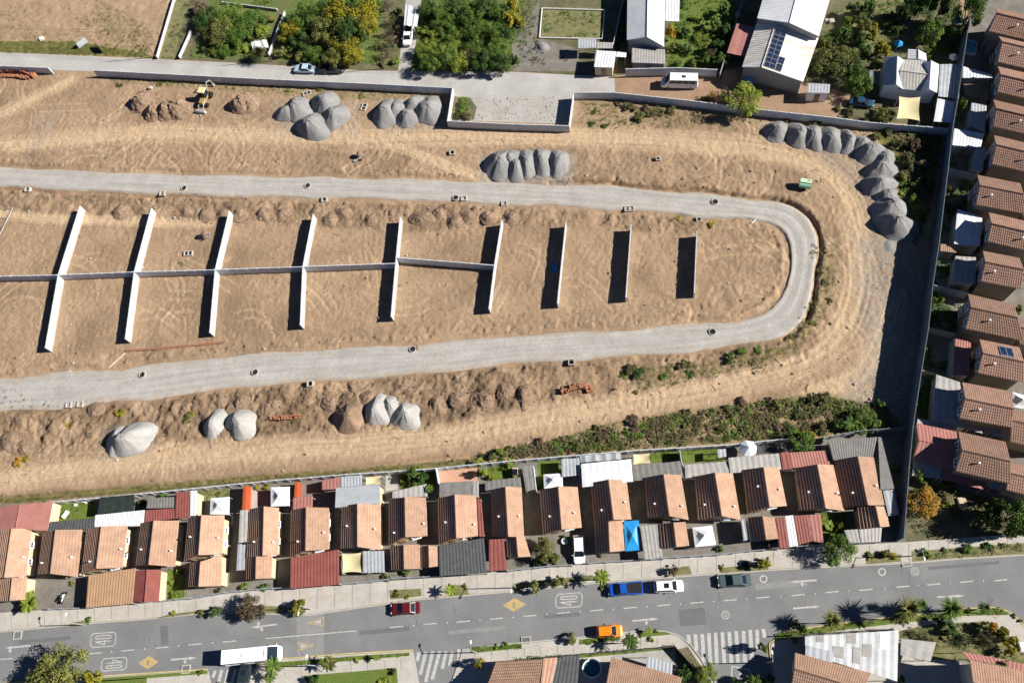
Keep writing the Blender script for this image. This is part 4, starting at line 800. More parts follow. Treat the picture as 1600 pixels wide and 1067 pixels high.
RQ('dark grey panelled roof below the terracotta yard',[(686.5,754.5),(737,751),(737,773),(686.5,777)],2.5,'fiber',axis=1,rib=1.4); RQ('narrow brown grey roof at the end of the dark panelled roof',[(738,751),(748,751),(748,777),(738,775)],2.5,'fiberl')
RQ('weathered grey roof below the bright green lawn',[(758,752),(813,745),(815,760),(758,766)],2.5,'fiber',axis=1,rib=.8); RQ('upright grey roof left of the square white tent garden',[(815,728),(831,727),(836,764),(822,768)],2.4,'fiber',rib=.8)
RQ('pale blue grey roof left of the large white sheet roof',[(877,717),(905,715.5),(907,742),(878,745)],2.4,'metal',rib=.5)
RQ('wavy bluish translucent roof on top of the garden wall',[(906,712),(970,707),(971,717),(907,722.5)],2.2,'metal',axis=1,rib=1.6,amp=.09)
RQ('large bright white sheet roof behind a terracotta house',[(908,724.5),(986,717),(989.5,752),(910,761)],3.0,'white',axis=1,rib=1.0)
RQ('dark grey sheet roof right of the large white roof',[(988,728),(1063,720),(1068,746),(990,751)],2.5,'fiber',axis=1,rib=.9); RQ('grey sheet roof below the second narrow lawn',[(1070,726),(1133.5,720.5),(1140,738),(1071,747)],2.5,'fiberl',axis=1,rib=.9)
RQ('pale grey sheet roof below the octagonal parasol',[(1138,715),(1217,708),(1221,733),(1141,739)],2.6,'fiberl',axis=1,rib=.8)
RQ('small bluish square roof between lawn and parasol',[(1121,702),(1134,701),(1135,713),(1122,715)],2.3,'metal')
RQ('maroon sheet roof under the bushy green tree',[(1219,707),(1232,706),(1238,732),(1223,734)],2.5,'red'); RQ('salmon sheet roof right under the bushy green tree',[(1233,707),(1291,703.5),(1297,725),(1238,731)],2.5,'pink',axis=1,rib=.4)
RQ('upper leg of the L shaped grey fibre cement roof',[(1294,688.5),(1370.5,682.5),(1364,713),(1302,719)],[3.0,3.0,3.2,3.0],'fiber',axis=1,rib=.35); RQ('right leg of the L shaped grey fibre cement roof',[(1372,682.5),(1377,683),(1397.5,763.5),(1376,765)],2.9,'fiber',axis=0,rib=.6)
RQ('glassy grey roof below the right leg of the L shaped roof',[(1379.5,766),(1397,765),(1405,804),(1388,805.5)],2.7,'metal',rib=.8)
# eastern annexes
def rq2(l,p,z,m,**k): RQ(l,p,z,m,name='annex_building',cat='annex',walls='grayst',**k)
rq2('white terrace roof at the wall of the seventh eastern house',[(1496,327),(1535,339),(1531,385),(1491,381)],3.3,'white',rib=.8)
rq2('pale grey flat roof at the wall of the eighth eastern house',[(1493,400),(1525,402),(1524,443),(1488.5,441)],3.1,'fiberl',rib=.8)
rq2('maroon roof with white edging at the wall of the solar panel house',[(1493,522),(1517,536),(1515.5,587),(1488.5,586)],3.2,'pink',rib=.4)
rq2('pale concrete roof reaching from the timber fence to the eastern house',[(1463,585),(1500,597),(1511,670),(1458,656)],3.2,'fiberl',rib=1.0)
rq2('white and blue tented roof behind the fifth eastern house',[(1491,201),(1538,209),(1532,231),(1488,227)],3.0,'white'); rq2('narrow pale blue roof beside the fifth eastern house',[(1523,233),(1540,231),(1536,267),(1520,266)],2.9,'metal')
rq2('pale ended shaded roof beside the fourth eastern house',[(1518,161),(1542,163),(1539,206),(1515,197)],3.0,'metal'); rq2('ribbed white sheet roof beside the third eastern house',[(1505,104),(1550,117),(1551,122),(1504,122)],3.0,'white',axis=1,rib=.5)
rq2('brown floor level roof beneath the ribbed white sheet',[(1504,125),(1548,123),(1546,157),(1510,150)],1.6,'brownst')
rq2('rounded terracotta shed roof against the east boundary wall',[(1470,381),(1493,384),(1494,395),(1469,392)],2.6,'tile',rib=.3)
rq2('small terracotta lean to beside the blue pool',[(1547,55),(1559,60),(1556,72),(1546,70)],2.8,'tile',rib=.3)
gabled('bright pink ribbed gabled roof at the bottom of the eastern row',(1432,661),(1435.6,687.5),(1427,717),(1494,674),(1499,700.6),(1489,734),2.9,3.7,'cream','pink',name='annex_building',cat='annex')
RQ('pale ribbed roof below the pink gabled roof',[(1427,719),(1471,730),(1469,748),(1425,743)],2.4,'fiberl',rib=1.0); RQ('flat pinkish roof right of the pale ribbed roof',[(1471,730),(1541,750),(1539,765),(1470,748)],2.4,'pink',rib=.6)
RQ('grey blue canopy with a white vent right of the flat pinkish roof',[(1548,746),(1588,757),(1588,774),(1546,762)],2.6,'metal'); RQ('grey green canopy between the two lowest eastern houses',[(1551,665),(1590,672),(1591,690),(1550,680)],2.6,'metal'); RQ('brownish awning left of the grey green canopy',[(1513,660),(1548,665),(1547,680),(1511,671)],2.4,'fiberl')
RQ('long pale slab strip above the southernmost eastern house',[(1434,654),(1497,664),(1494,673),(1433,661)],2.5,'fiberl',axis=1,rib=1.0)
RQ('long white strip roof above the solar panel house',[(1508,515),(1553,526),(1551,532),(1506,523)],2.5,'fiberl',axis=1); RQ('second long white strip roof at the right edge above the solar panel house',[(1560,524),(1598,532),(1598,542),(1559,532)],2.5,'fiberl',axis=1)
RQ('white strip canopy below the sixth eastern house, left piece',[(1521,321),(1566,328),(1565,335),(1520,331)],2.6,'white'); RQ('pale strip canopy below the sixth eastern house, right piece',[(1570,328),(1602,334),(1602,341),(1570,336)],2.6,'fiberl')
# pyramid gazebos
def gazebo(label,q,z=2.1,zt=3.0,m='tent',name='gazebo',cat='gazebo'):
    pts=[P(x,y,z) for x,y in q]; c=sum(pts,Vector())/4; root=empty(name,(c.x,c.y,0),label,cat); top=Vector((c.x,c.y,zt)); mb=MB()
    for a,b in zip(pts,pts[1:]+pts[:1]):
        n=6; vs=[];
        for i in range(n+1):
            t=i/n; sag=-.16*math.sin(math.pi*t)
            for p in (a,b,): vs.append(lerp(p,top,t)+Vector((0,0,sag)))
        mb.add(vs,[(2*i,2*i+1,2*i+3,2*i+2) for i in range(n)])
        mb.add([a,b,b-Vector((0,0,.22)),a-Vector((0,0,.22))],[(0,3,2,1)])
    mb.build('canopy',M[m],root)
    for p in pts: k=MB(); pp=p+(Vector((c.x,c.y,z))-p)*.03; k.box((pp.x,pp.y,z/2-.04),(.07,.07,z-.06)); k.build('leg',M['steel'],root)
gazebo('white pyramid gazebo in the dry yard above the taller terracotta house',[(329,778),(358,776),(357.5,804),(328,803)]); gazebo('white pyramid gazebo left of the bright orange wall and dark yard',[(423,761),(452,760),(452,790),(423,791)])
gazebo('square white tent in the garden left of the pale blue roof',[(849,741),(878.5,739),(879.5,760),(850,763)]); gazebo('pale pyramid tent canopy beside the pavement',[(1082,824),(1112.5,820.5),(1119,851),(1086,854.5)])
gazebo('white pyramid tent at the right edge below the eastern houses',[(1581,612),(1610,620),(1606,640),(1584,636)])
gazebo('bright blue canopy beside a terracotta house front',[(975,814),(998,812.5),(1001,859),(977,861)],2.0,2.6,'blue')
# canvas sails
def sail(label,q,z,m='sail'):
    pts=[P(x,y,z) for x,y in q]; mb=MB()
    def f(u,v): 
        p=lerp(lerp(pts[0],pts[1],u),lerp(pts[3],pts[2],u),v); c=sum(pts,Vector())/4
        k=.10*(math.sin(math.pi*u)*(abs(2*v-1)**2)+math.sin(math.pi*v)*(abs(2*u-1)**2)); p=p+(c-p)*k; return (p.x,p.y,p.z-.25*math.sin(math.pi*u)*math.sin(math.pi*v))
    c=sum(pts,Vector())/4; root=empty('shade_sail',(c.x,c.y,0),label,'shade sail'); mb.grid(f,14,14); mb.build('canvas',M[m],root)
    for p in pts: k=MB(); k.tube([Vector((p.x,p.y,0)),p],.05,6); k.build('post',M['steel'],root)
sail('cream shade sail left of the light grey square roof',[(534,864.5),(564,863),(565,894),(535,895)],2.6); sail('yellowish canvas right of the pale grey square roof',[(571,745.5),(595.5,742.5),(595,756),(571,757.5)],2.4)
sail('yellowish canvas above the dark grey sheet roof',[(989,709.5),(1015,708),(1016.5,723),(989.5,726)],2.4); sail('big cream canvas below the hipped roof house',[(1405,151),(1438,152),(1437,189),(1401,186)],3.0)
# thin painted walls
wall([(382.5,758),(380.5,796)],2.2,'left of the two bright orange yard walls',m='orange',step=0,th=.5,name='painted_wall'); wall([(463,752),(461.5,776)],2.2,'right of the two bright orange yard walls',m='orange',step=0,th=.4,name='painted_wall')
# octagonal parasol
def parasol(label,x,y,z,R,m='tent',n=8):
    c=P(x,y,z); root=empty('parasol',(c.x,c.y,0),label,'parasol'); mb=MB(); rim=[Vector((c.x+R*math.cos(k*2*math.pi/n+.2),c.y+R*math.sin(k*2*math.pi/n+.2),z-.35)) for k in range(n)]; top=Vector((c.x,c.y,z+.45))
    mb.add(rim+[top],[(k,(k+1)%n,n) for k in range(n)]); mb.add(rim+[p-Vector((0,0,.15)) for p in rim],[(k,n+k,n+(k+1)%n,(k+1)%n) for k in range(n)]); mb.build('canopy',M[m],root)
    k=MB(); k.tube([Vector((c.x,c.y,0)),top-Vector((0,0,.02))],.04,8); k.build('pole',M['steel'],root)
parasol('octagonal white parasol at the garden wall',1169.5,699.5,2.3,1.35); parasol('white parasol in deep shade right of the round green tree',1491.5,87,2.2,.85,n=6); parasol('blue parasol beside the yellow bush',1405,66,2.1,.85,'blue',n=6)
# ================= buildings of the northern edge
def bld(label,parts,wallm='cream',name='metal_roof_house',cat='house'):
    c=P(*parts[0][0][0]); root=empty(name,(c.x,c.y,0),label,cat); out=[]
    for q6,ze,zr,rm in parts: out.append(gable_part(root,*q6,ze,zr,wallm,rm,ov=.25,flat=True))
    return root,out
r,g=bld('long house with a pale metal gable roof cut by the top edge',[(((981,-60),(1013,-60),(1040,-60),(979.5,63),(1011,58),(1037.5,73)),3.6,5.0,'white')],'grayst')
p=lerp(g[0]['d'],g[0]['f'],.35); window(r,(p.x,p.y,1.6),(0,-1,0),1.6,1.1)
RQ('white side roof joined to the long house',[(1040,-40),(1063,-40),(1061,34),(1039,33)],3.4,'white')
RQ('grey ribbed shed roof below the long house',[(987.5,75),(1039,77.5),(1039,100),(987,98)],2.6,'fiberl',walls='grayst'); RQ('small bluish roof left of the cream shed',[(903,61),(932,62),(931,75),(903,76)],2.6,'metal')
RQ('cream shed with a timber front on the street',[(932,79),(963,81),(958,106),(928,105)],2.7,'white',walls='woodl'); RQ('grey roof slab behind the cream shed',[(932,66),(958,67),(957,76),(932,76)],2.5,'fiberl'); RQ('white step roof right of the cream shed',[(964,81),(979,83),(978,90),(962,89)],2.5,'white')
r,g=bld('large house with a blue grey and bright white metal roof at the top edge',[(((1209,-60),(1259,-60),(1314,-60),(1183,29),(1233.5,36),(1279.5,57)),5.2,6.6,'white')],'grayst')
r,g=bld('house with solar panels on its white stained metal roof',[(((1184,31),(1212,37),(1279,60),(1159.5,105),(1190,105.5),(1255,128)),3.7,5.0,'stain')],'grayst')
g=g[0]; E1=lambda u,v:lerp(lerp(g['B'],g['C'],u),lerp(g['E'],g['F'],u),v)+Vector((0,0,.14))
def spanel(u0,u1,v0,v1):
    q=[E1(u0,v0),E1(u1,v0),E1(u1,v1),E1(u0,v1)]; mb=MB(); mb.add(q+[a-Vector((0,0,.08)) for a in q],[(0,1,2,3),(7,6,5,4),(0,4,5,1),(1,5,6,2),(2,6,7,3),(3,7,4,0)]); s=mb.build('solar_panel',M['steel'],r)
    mb=MB(); up=Vector((0,0,.012)); 
    for a,b in ((.03,.49),(.51,.97)):
        for c_,d_ in ((.03,.49),(.51,.97)):
            mb.add([lerp(lerp(q[0],q[1],x),lerp(q[3],q[2],x),y)+up for x,y in ((a,c_),(b,c_),(b,d_),(a,d_))],[(0,1,2,3)])
    mb.build('solar_cell',M['solar'],s)
for k in range(8): spanel(.03,.30,.14+k*.104,.14+k*.104+.094)
for k in range(2): spanel(.315,.45,.66+k*.158,.66+k*.158+.148)
pipe(r,lerp(lerp(g['A'],g['B'],.8),lerp(g['D'],g['E'],.8),.45),.9,.05,'steel')
RQ('pinkish carport roof beside the blue grey roof',[(1151,37),(1180,43),(1164.6,88.6),(1136,83)],3.0,'pink',rib=1.6)
RQ('small white shed beside the reddish forecourt',[(1262,130),(1297,132),(1296,146),(1261,145)],2.6,'metal',walls='frame',name='shed',cat='shed')
r,g=bld('house with three joined pale roof wings and a cream canvas in front',[(((1381,89.5),(1402,87.5),(1413,94),(1380,134),(1400,132),(1411,140)),3.3,4.5,'metal'),(((1441,97),(1455,95),(1467.5,101),(1439,143),(1452,139),(1464,145)),3.3,4.5,'white'),(((1404,139),(1406,111),(1410,93),(1449,143),(1451,117),(1452,96)),3.25,4.3,'fiberl')],'frame')
RQ('blue grey sheet roof right of the three winged house',[(1469,101),(1504,100),(1498,154),(1466,151)],2.9,'metal',rib=.6); RQ('white tarpaulin roof in the corner of the north wall',[(1465,154),(1494,160),(1488,192),(1459,190)],2.7,'white',rib=.8)
gabled('tiny shed with a white gable above the three winged house',(1419,77),(1435,78),(1447,84),(1418,92),(1435,92),(1448,95),2.2,2.7,'frame','white'); RQ('dim grey roof left of the three winged house',[(1358,110),(1374,112),(1374,132),(1356,131)],2.3,'fiber')
RQ('blue grey hut among the trees of the dark upper garden',[(1491,25),(1506,27),(1505,40),(1490,38)],2.3,'metal',walls='wood',name='shed',cat='shed')
RQ('white tarpaulin over a load behind the white pickup',[(634,8),(656,12),(651,42),(631,40)],2.3,'tent',rib=2.4,amp=.12); RQ('white rounded tarpaulin in the palm garden',[(392,66),(416,62),(420,74),(395,78)],1.3,'tent',rib=1.4,amp=.1)
# terracotta roofed buildings south of the road
def south(label,q6,ze,zr,two=False,roofm='tile',wallm='grayst'):
    c=P(*q6[0]); root=empty('corner_house',(c.x,c.y,0),label,'house'); g=gable_part(root,*q6,ze,zr,wallm,roofm); 
    s=g['c']-g['a']; s.z=0; nrm=Vector((-s.y,s.x,0)).normalized()
    if nrm.x>0:nrm=-nrm
    p=lerp(g['a'],g['c'],.35); window(root,(p.x,p.y,ze-1.2),nrm,1.3,1.3); p=lerp(g['a'],g['c'],.6); door(root,(p.x,p.y,.02),nrm); return root
south('brown tiled corner house left of the round pool, cut by the bottom edge',((775,1033),(763,1066),(752,1098),(848,1029),(843,1063),(838,1096)),3.0,4.4)
RQ('pale stone slab roof between the tiled corner house and the navy flat roof',[(849,1028),(871,1026.5),(861,1068),(845,1068)],2.8,'terra'); RQ('navy flat roof beside the round pool',[(872,1027),(906,1023),(902,1072),(862,1072)],2.8,'dark')
south('brown tiled house right of the round pool, cut by the bottom edge',((955,1026),(947,1070),(940,1110),(1066,1058),(1058,1090),(1050,1120)),3.0,4.4)
RQ('small white canopy over the grey yard by the corner',[(1011,1024),(1051,1036),(1050,1054),(1009,1044)],2.5,'metal'); sheet('paved_yard',[(957,1018),(1056,1010),(1056,1062),(955,1050)],.15,M['fiberl'],z0=.1)
south('brown tiled house below the big white corner roof',((1242,1019),(1241,1043),(1236,1075),(1361,1051),(1350,1076),(1338,1100)),3.2,4.6)
mb=MB(); pts=[P(x,y,2.7) for x,y in [(1258,994),(1404,984),(1402,1064),(1302,1037),(1258,1020)]]; c=sum(pts,Vector())/5; root=empty('patio_cover',(c.x,c.y,0),'big white patchwork sheet roof on the southern corner','patio roof')
corr(mb,[pts[0],pts[1],pts[2],pts[4]],1.0,.02,1); mb.build('roof_panel',M['patchw'],root)
for p in inset(pts,.2): k=MB(); k.box((p.x,p.y,1.3),(.1,.1,2.6)); k.build('post',M['steel'],root)
rr=random.Random(4)
for (u0,v0,u1,v1,m_) in ((.30,.42,.42,.80,'fiberl'),(.12,.02,.2,.3,'fiberl'),(.45,.02,.55,.3,'fiberl'),(.62,.30,.72,.62,'fiberl'),(.80,.03,.90,.40,'frame'),(.52,.4,.6,.85,'fiberl')):
    e=[lerp(lerp(pts[0],pts[1],u),lerp(pts[4],pts[2],u),v)+Vector((0,0,.045)) for u,v in ((u0,v0),(u1,v0),(u1,v1),(u0,v1))]; mb=MB(); mb.add(e+[a-Vector((0,0,.05)) for a in e],[(0,1,2,3),(7,6,5,4),(0,4,5,1),(1,5,6,2),(2,6,7,3),(3,7,4,0)]); mb.build('sheet_patch',M[m_],root)
RQ('glassy grey panel roof set into the big white corner roof',[(1259,1007),(1302,1018),(1301,1037),(1258,1026)],2.95,'metal',rib=.9); RQ('weathered white slab roof right of the big white corner roof',[(1408,997),(1463,1003),(1454,1033),(1407,1023)],2.4,'fiberl',rib=1.1)
south('two storey brown tiled house in the bottom right corner',((1515,1030),(1520,1064),(1526,1100),(1640,1056),(1640,1090),(1640,1120)),5.2,6.5)
RQ('pinkish patched roof strip above the bottom right house',[(1503,1017),(1570,1030),(1573,1040),(1512,1029)],3.4,'pink'); RQ('plain pink roof at the bottom right edge',[(1574,1031),(1640,1046),(1640,1062),(1573,1042)],4.2,'pink')
# pools
def rpool(label,q,z,m): 
    pts=PX(q,z); mb=MB(); c=sum(pts,Vector())/len(pts); root=empty('pool',(c.x,c.y,0),label,'pool'); mb.prism([p[:2] for p in pts],-.1,z); mb.build('basin',M['frame'],root); k=MB(); k.prism([p[:2] for p in inset(pts,.22)],z-.05,z+.012); k.build('water',M[m],root)
rpool('small rectangular blue pool in the second eastern garden',[(1511,62),(1527,66),(1525,85),(1508,83)],.6,'wblue')
rpool('round teal covered pool between the tiled corner houses',[(925+15.5*math.cos(k*math.pi/12),1044+15.5*math.sin(k*math.pi/12)) for k in range(24)],1.1,'poolw')
rpool('round white water tub beside a terracotta house driveway',[(882+5*math.cos(k*math.pi/8),845+5*math.sin(k*math.pi/8)) for k in range(16)],.5,'wblue')
# ================= vehicles (x forward, metres)
def paintm(n_,c,rough=.28): 
    m=mat('paint_'+n_,c,var=.03,scale=1,rough=rough,spec=.5); return m
def loft(mb,sts,mi=0):
    """sts: list of (x,[(y,z)...]) closed rings"""
    n=len(sts[0][1]); vs=[(x,y,z) for x,r in sts for y,z in r]
    fs=[(i*n+j,i*n+(j+1)%n,(i+1)*n+(j+1)%n,(i+1)*n+j) for i in range(len(sts)-1) for j in range(n)]+[tuple(range(n-1,-1,-1)),tuple((len(sts)-1)*n+j for j in range(n))]
    mb.add(vs,fs,mi)
def vehicle(label,cx,cy,fx,fy,L,W,kind,m,cat='car',name='parked_car',group='vehicles',hz=.8):
    c=P(cx,cy,hz); f_=P(fx,fy,hz)-c; rz=math.atan2(f_.y,f_.x); root=empty(name,(c.x,c.y,.035),label,cat,None,rz)
    Mx=FR[root.name]; 
    def T(mb): mb.v=[tuple(Mx@Vector(v)) for v in mb.v]; return mb
    hl,hw=L/2,W/2
    prof={'sedan':dict(b=.92,hd=.90,rf=1.42,c0=-.36,c1=.26,r0=-.20,r1=.06),'hatch':dict(b=.95,hd=.93,rf=1.48,c0=-.47,c1=.27,r0=-.38,r1=.08),'suv':dict(b=1.05,hd=1.03,rf=1.66,c0=-.47,c1=.27,r0=-.42,r1=.10),
          'pickup':dict(b=1.05,hd=1.05,rf=1.72,c0=-.08,c1=.28,r0=-.03,r1=.15),'van':dict(b=1.15,hd=1.2,rf=2.45,c0=-.485,c1=.40,r0=-.475,r1=.27),'bus':dict(b=1.25,hd=1.35,rf=2.85,c0=-.495,c1=.46,r0=-.49,r1=.32)}[kind]
    b=prof['b']; hd=prof['hd']; mb=MB()
    def ringb(w_,zt,z0=.28): return [(-w_*.92,z0),(-w_,z0+.2),(-w_,zt-.16),(-w_*.93,zt-.03),(-w_*.6,zt),(w_*.6,zt),(w_*.93,zt-.03),(w_,zt-.16),(w_,z0+.2),(w_*.92,z0)]
    if kind=='pickup':
        sts=[(-hl,ringb(hw*.94,b*.98,.4)),(-hl*.96,ringb(hw,b)),(-hl*.10,ringb(hw,b)),(hl*.3,ringb(hw,b)),(hl*.55,ringb(hw,hd)),(hl*.88,ringb(hw*.96,hd*.93)),(hl,ringb(hw*.82,hd*.72,.38))]
    elif kind in('van','bus'):
        sts=[(-hl,ringb(hw*.96,b,.35)),(-hl*.97,ringb(hw,b)),(hl*.7,ringb(hw,b)),(hl*.86,ringb(hw*.97,hd*.92)),(hl*.97,ringb(hw*.86,hd*.8)),(hl,ringb(hw*.72,hd*.6,.36))]
    else:
        sts=[(-hl,ringb(hw*.80,b*.78,.38)),(-hl*.96,ringb(hw*.92,b*.95)),(-hl*.75,ringb(hw,b)),(0,ringb(hw,b)),(hl*.5,ringb(hw,hd)),(hl*.82,ringb(hw*.95,hd*.9)),(hl*.96,ringb(hw*.84,hd*.78)),(hl,ringb(hw*.66,hd*.62,.36))]
    loft(mb,sts); T(mb).build('body',m,root,smooth=False)
    # greenhouse
    c0,c1,r0,r1=[L*prof[k] for k in ('c0','c1','r0','r1')]; rf=prof['rf']; wb=hw*.93; wr=hw*(.74 if kind not in('van','bus') else .88); zb=b-.03; mb=MB()
    B8=[(c0,-wb,zb),(c1,-wb,zb),(c1,wb,zb),(c0,wb,zb),(r0,-wr,rf),(r1,-wr,rf),(r1,wr,rf),(r0,wr,rf)]
    mb.add(B8,[(3,2,1,0),(4,5,6,7),(0,1,5,4),(1,2,6,5),(2,3,7,6),(3,0,4,7)]); cab=T(mb).build('cabin',m,root)
    V8=[Vector(v) for v in B8]
    def pane(nm,i,j,k,l_,u0,u1,v0,v1,mm='glass',off=.018):
        a,b_,c_,d_=V8[i],V8[j],V8[k],V8[l_]; nrm=(b_-a).cross(d_-a).normalized(); cc=(a+b_+c_+d_)/4-Vector(((c0+c1)/2,0,zb+.3))
        if nrm.dot(cc)<0:nrm=-nrm
        q=[lerp(lerp(a,b_,u),lerp(d_,c_,u),v)+nrm*off for u,v in ((u0,v0),(u1,v0),(u1,v1),(u0,v1))]; k_=MB(); k_.add(q+[p-nrm*.03 for p in q],[(0,1,2,3),(7,6,5,4),(0,4,5,1),(1,5,6,2),(2,6,7,3),(3,7,4,0)]); T(k_).build(nm,M[mm] if isinstance(mm,str) else mm,root)
    pane('windshield',1,2,6,5,.06,.94,.06,.95); pane('rear_window',0,3,7,4,.08,.92,.25 if kind in('van','bus') else .1,.92)
    nw_=5 if kind=='bus' else 4 if kind=='van' else 2 if kind!='pickup' else 1; lo=.30 if kind in('van','bus') else .10
    for s_ in ((0,1,5,4),(3,2,6,7)):
        for k in range(nw_): pane('side_window',*s_,.07+.88*k/nw_,.07+.88*(k+.93)/nw_,lo,.88)
    if kind=='suv': mb=MB(); mb.box(((r0+r1)/2+.3,0,rf+.006),(.75,.7,.02)); T(mb).build('sunroof',M['glass'],root)
    if kind in('van','bus'):
        mb=MB(); mb.box(((r0+r1)/2,0,rf+.05),(.7,.55,.10),taper=.85); T(mb).build('roof_hatch',M['frame'] if kind=='bus' else M['black'],root)
        if kind=='bus':
            for x_ in (1.2,1.6):
                for y_ in (-.6,.6): mb=MB(); mb.box((x_,y_,rf+.03),(.12,.12,.08)); T(mb).build('roof_vent',M['steel'],root)
            mb=MB(); mb.box((2.35,0,rf+.02),(.10,.9,.05)); T(mb).build('roof_rail',M['steel'],root)
    if kind=='pickup':
        mb=MB(); mb.box((-hl*.54,0,b+.012),(L*.40,W*.80,.03)); T(mb).build('cargo_bed',M['black'],root)
        mb=MB()
        for s_ in (-1,1): mb.box((-hl*.54,s_*hw*.90,b+.03),(L*.42,W*.07,.07))
        mb.box((-hl*.95,0,b+.03),(.08,W*.84,.07)); T(mb).build('bed_rail',m,root)
    for sx in (-.31,.31):
        for s_ in (-1,1):
            k=MB(); x_=L*sx; k.tube([(x_,s_*(hw-.22),.33),(x_,s_*(hw+.015),.33)],.33,16); wh=T(k).build('wheel',M['black'],root); k=MB(); k.tube([(x_,s_*(hw-.02),.33),(x_,s_*(hw+.03),.33)],.19,12); T(k).build('rim',M['steel'],wh)
    for s_ in (-1,1):
        k=MB(); k.box((hl*.955,s_*hw*.60,hd*.70),(.14,.30,.16)); T(k).build('headlight',M['lamp'],root); k=MB(); k.box((-hl*.975,s_*hw*.70,b*.80),(.10,.26,.16)); T(k).build('taillight',M['tail'],root)
        k=MB(); k.box((c1-.25,s_*(hw+.09),b+.08),(.12,.18,.13)); T(k).build('wing_mirror',m,root)
    return root
W_=paintm('white',(.80,.80,.80)); 
vehicle('silver blue sedan parked on the northern street',475.5,107,440,106,4.4,1.78,'sedan',paintm('silver_blue',(.42,.55,.66)))
vehicle('dark pickup parked right behind the silver blue sedan',519,107.5,560,108,4.9,1.8,'pickup',paintm('charcoal',(.03,.035,.04)),cat='pickup')
vehicle('white pickup in the narrow driveway between the leafy gardens',637.5,56,633,90,4.9,1.8,'pickup',W_,cat='pickup')
vehicle('white minibus parked against the grey block wall',1062,126,1020,125,6.9,2.05,'van',W_,cat='van',hz=1.4)
vehicle('blue and white car half hidden in the shade of the solar panel house',1171,126,1173,105,4.2,1.75,'hatch',paintm('light_blue',(.25,.45,.62)))
vehicle('dark blue car in deep shade beside the small white shed',1347,159,1380,163,4.3,1.75,'sedan',paintm('navy',(.02,.06,.12)))
vehicle('white car standing in a front driveway of the house row',904.5,858,905.5,880,4.3,1.78,'hatch',W_)
vehicle('dark red sedan driving in the upper lane',633,950,600,952.5,4.5,1.78,'sedan',paintm('dark_red',(.10,.010,.014)))
vehicle('bright blue pickup parked behind the white car with a sunroof',977,919.5,940,922.5,5.1,1.85,'pickup',paintm('bright_blue',(.01,.08,.40)),cat='pickup')
vehicle('white car with a dark sunroof parked at the kerb',1045,915.5,1080,914,4.3,1.8,'suv',W_)
vehicle('dark grey green sedan parked at the kerb by the road ring mark',1147.5,906.5,1110,908.5,4.9,1.8,'sedan',paintm('grey_green',(.08,.11,.11)))
vehicle('orange hatchback parked on the south side of the road',952,985.5,990,983,3.9,1.7,'hatch',paintm('orange',(.85,.22,.01)))
vehicle('long white minibus driving in the lower lane',393,1023,440,1018.5,8.6,2.3,'bus',W_,cat='bus',name='minibus',hz=1.7)
vehicle('dark jeep waiting on the left crosswalk',384,1047,390,1020,3.9,1.7,'suv',paintm('black_green',(.02,.03,.035)))
def moto(label,x,y,rz,m):
    c=P(x,y); root=empty('motorcycle',(c.x,c.y,.15),label,'motorcycle',None,rz); Mx=FR[root.name]; T=lambda mb:(setattr(mb,'v',[tuple(Mx@Vector(v)) for v in mb.v]),mb)[1]
    for x_ in (-.68,.68): k=MB(); k.tube([(x_,-.06,.3),(x_,.06,.3)],.3,14); T(k).build('wheel',M['black'],root)
    k=MB(); k.tube([(-.68,0,.35),(-.2,0,.62),(.35,0,.72),(.62,0,.45)],[.07,.16,.17,.06],8); T(k).build('frame',m,root); k=MB(); k.box((-.28,0,.82),(.7,.26,.1)); T(k).build('seat',M['black'],root); k=MB(); k.tube([(.4,-.36,.98),(.5,0,1.0),(.4,.36,.98)],.025,6); T(k).build('handlebar',M['steel'],root)
moto('white and grey motorcycle in a shaded front yard',102,934,1.3,W_); moto('dark motorcycle in the shade by the striped roof',1207,848,.2,M['black'])
# ================= site machines and material
def T_(root):
    Mx=FR[root.name]; return lambda mb:(setattr(mb,'v',[tuple(Mx@Vector(v)) for v in mb.v]),mb)[1]
c=P(320,151,1); root=empty('backhoe_loader',(c.x,c.y,0),'backhoe loader standing beside the brown earth mounds','backhoe',None,math.radians(-100)); T=T_(root)
k=MB(); k.box((.3,0,.95),(3.0,1.15,.55)); k.box((1.5,0,1.25),(1.4,.9,.6),taper=.85); T(k).build('chassis',mat('machine_yellow',(.30,.21,.08),rough=.45),root)
k=MB(); k.box((-.2,0,2.0),(1.35,1.35,1.3),taper=.9); T(k).build('cab',M['glass'],root); k=MB(); k.box((-.2,0,2.72),(1.5,1.5,.14),taper=.95); T(k).build('cab_roof',M['sail'],root)
for x_,r_,s_ in ((-.9,.62,-1),(-.9,.62,1),(1.6,.42,-1),(1.6,.42,1)): k=MB(); k.tube([(x_,s_*.62,r_),(x_,s_*1.05,r_)],r_,18); T(k).build('wheel',M['black'],root)
k=MB()
for s_ in (-1,1): k.tube([(1.0,s_*.55,1.4),(2.6,s_*.55,.9),(3.1,s_*.55,.45)],.08,6)
T(k).build('loader_arm',M['steel'],root); k=MB(); k.box((3.35,0,.4),(.55,2.2,.6),taper=.8); T(k).build('front_bucket',M['steel'],root)
k=MB(); k.tube([(-1.4,0,1.1),(-2.3,.15,2.5),(-3.3,.3,2.0)],[.16,.13,.11],8); k.tube([(-3.3,.3,2.0),(-3.6,.32,.8)],.1,8); T(k).build('digger_arm',M['steel'],root); k=MB(); k.box((-3.5,.32,.45),(.5,.5,.5),taper=.7); T(k).build('digging_bucket',M['steel'],root)
c=P(1258,288,.8); root=empty('generator',(c.x,c.y,gh(c.x,c.y)),'pale green towable generator beside the bend of the loop road','generator',None,math.radians(-14)); T=T_(root); gm_=mat('mint_paint',(.22,.42,.27),rough=.45)
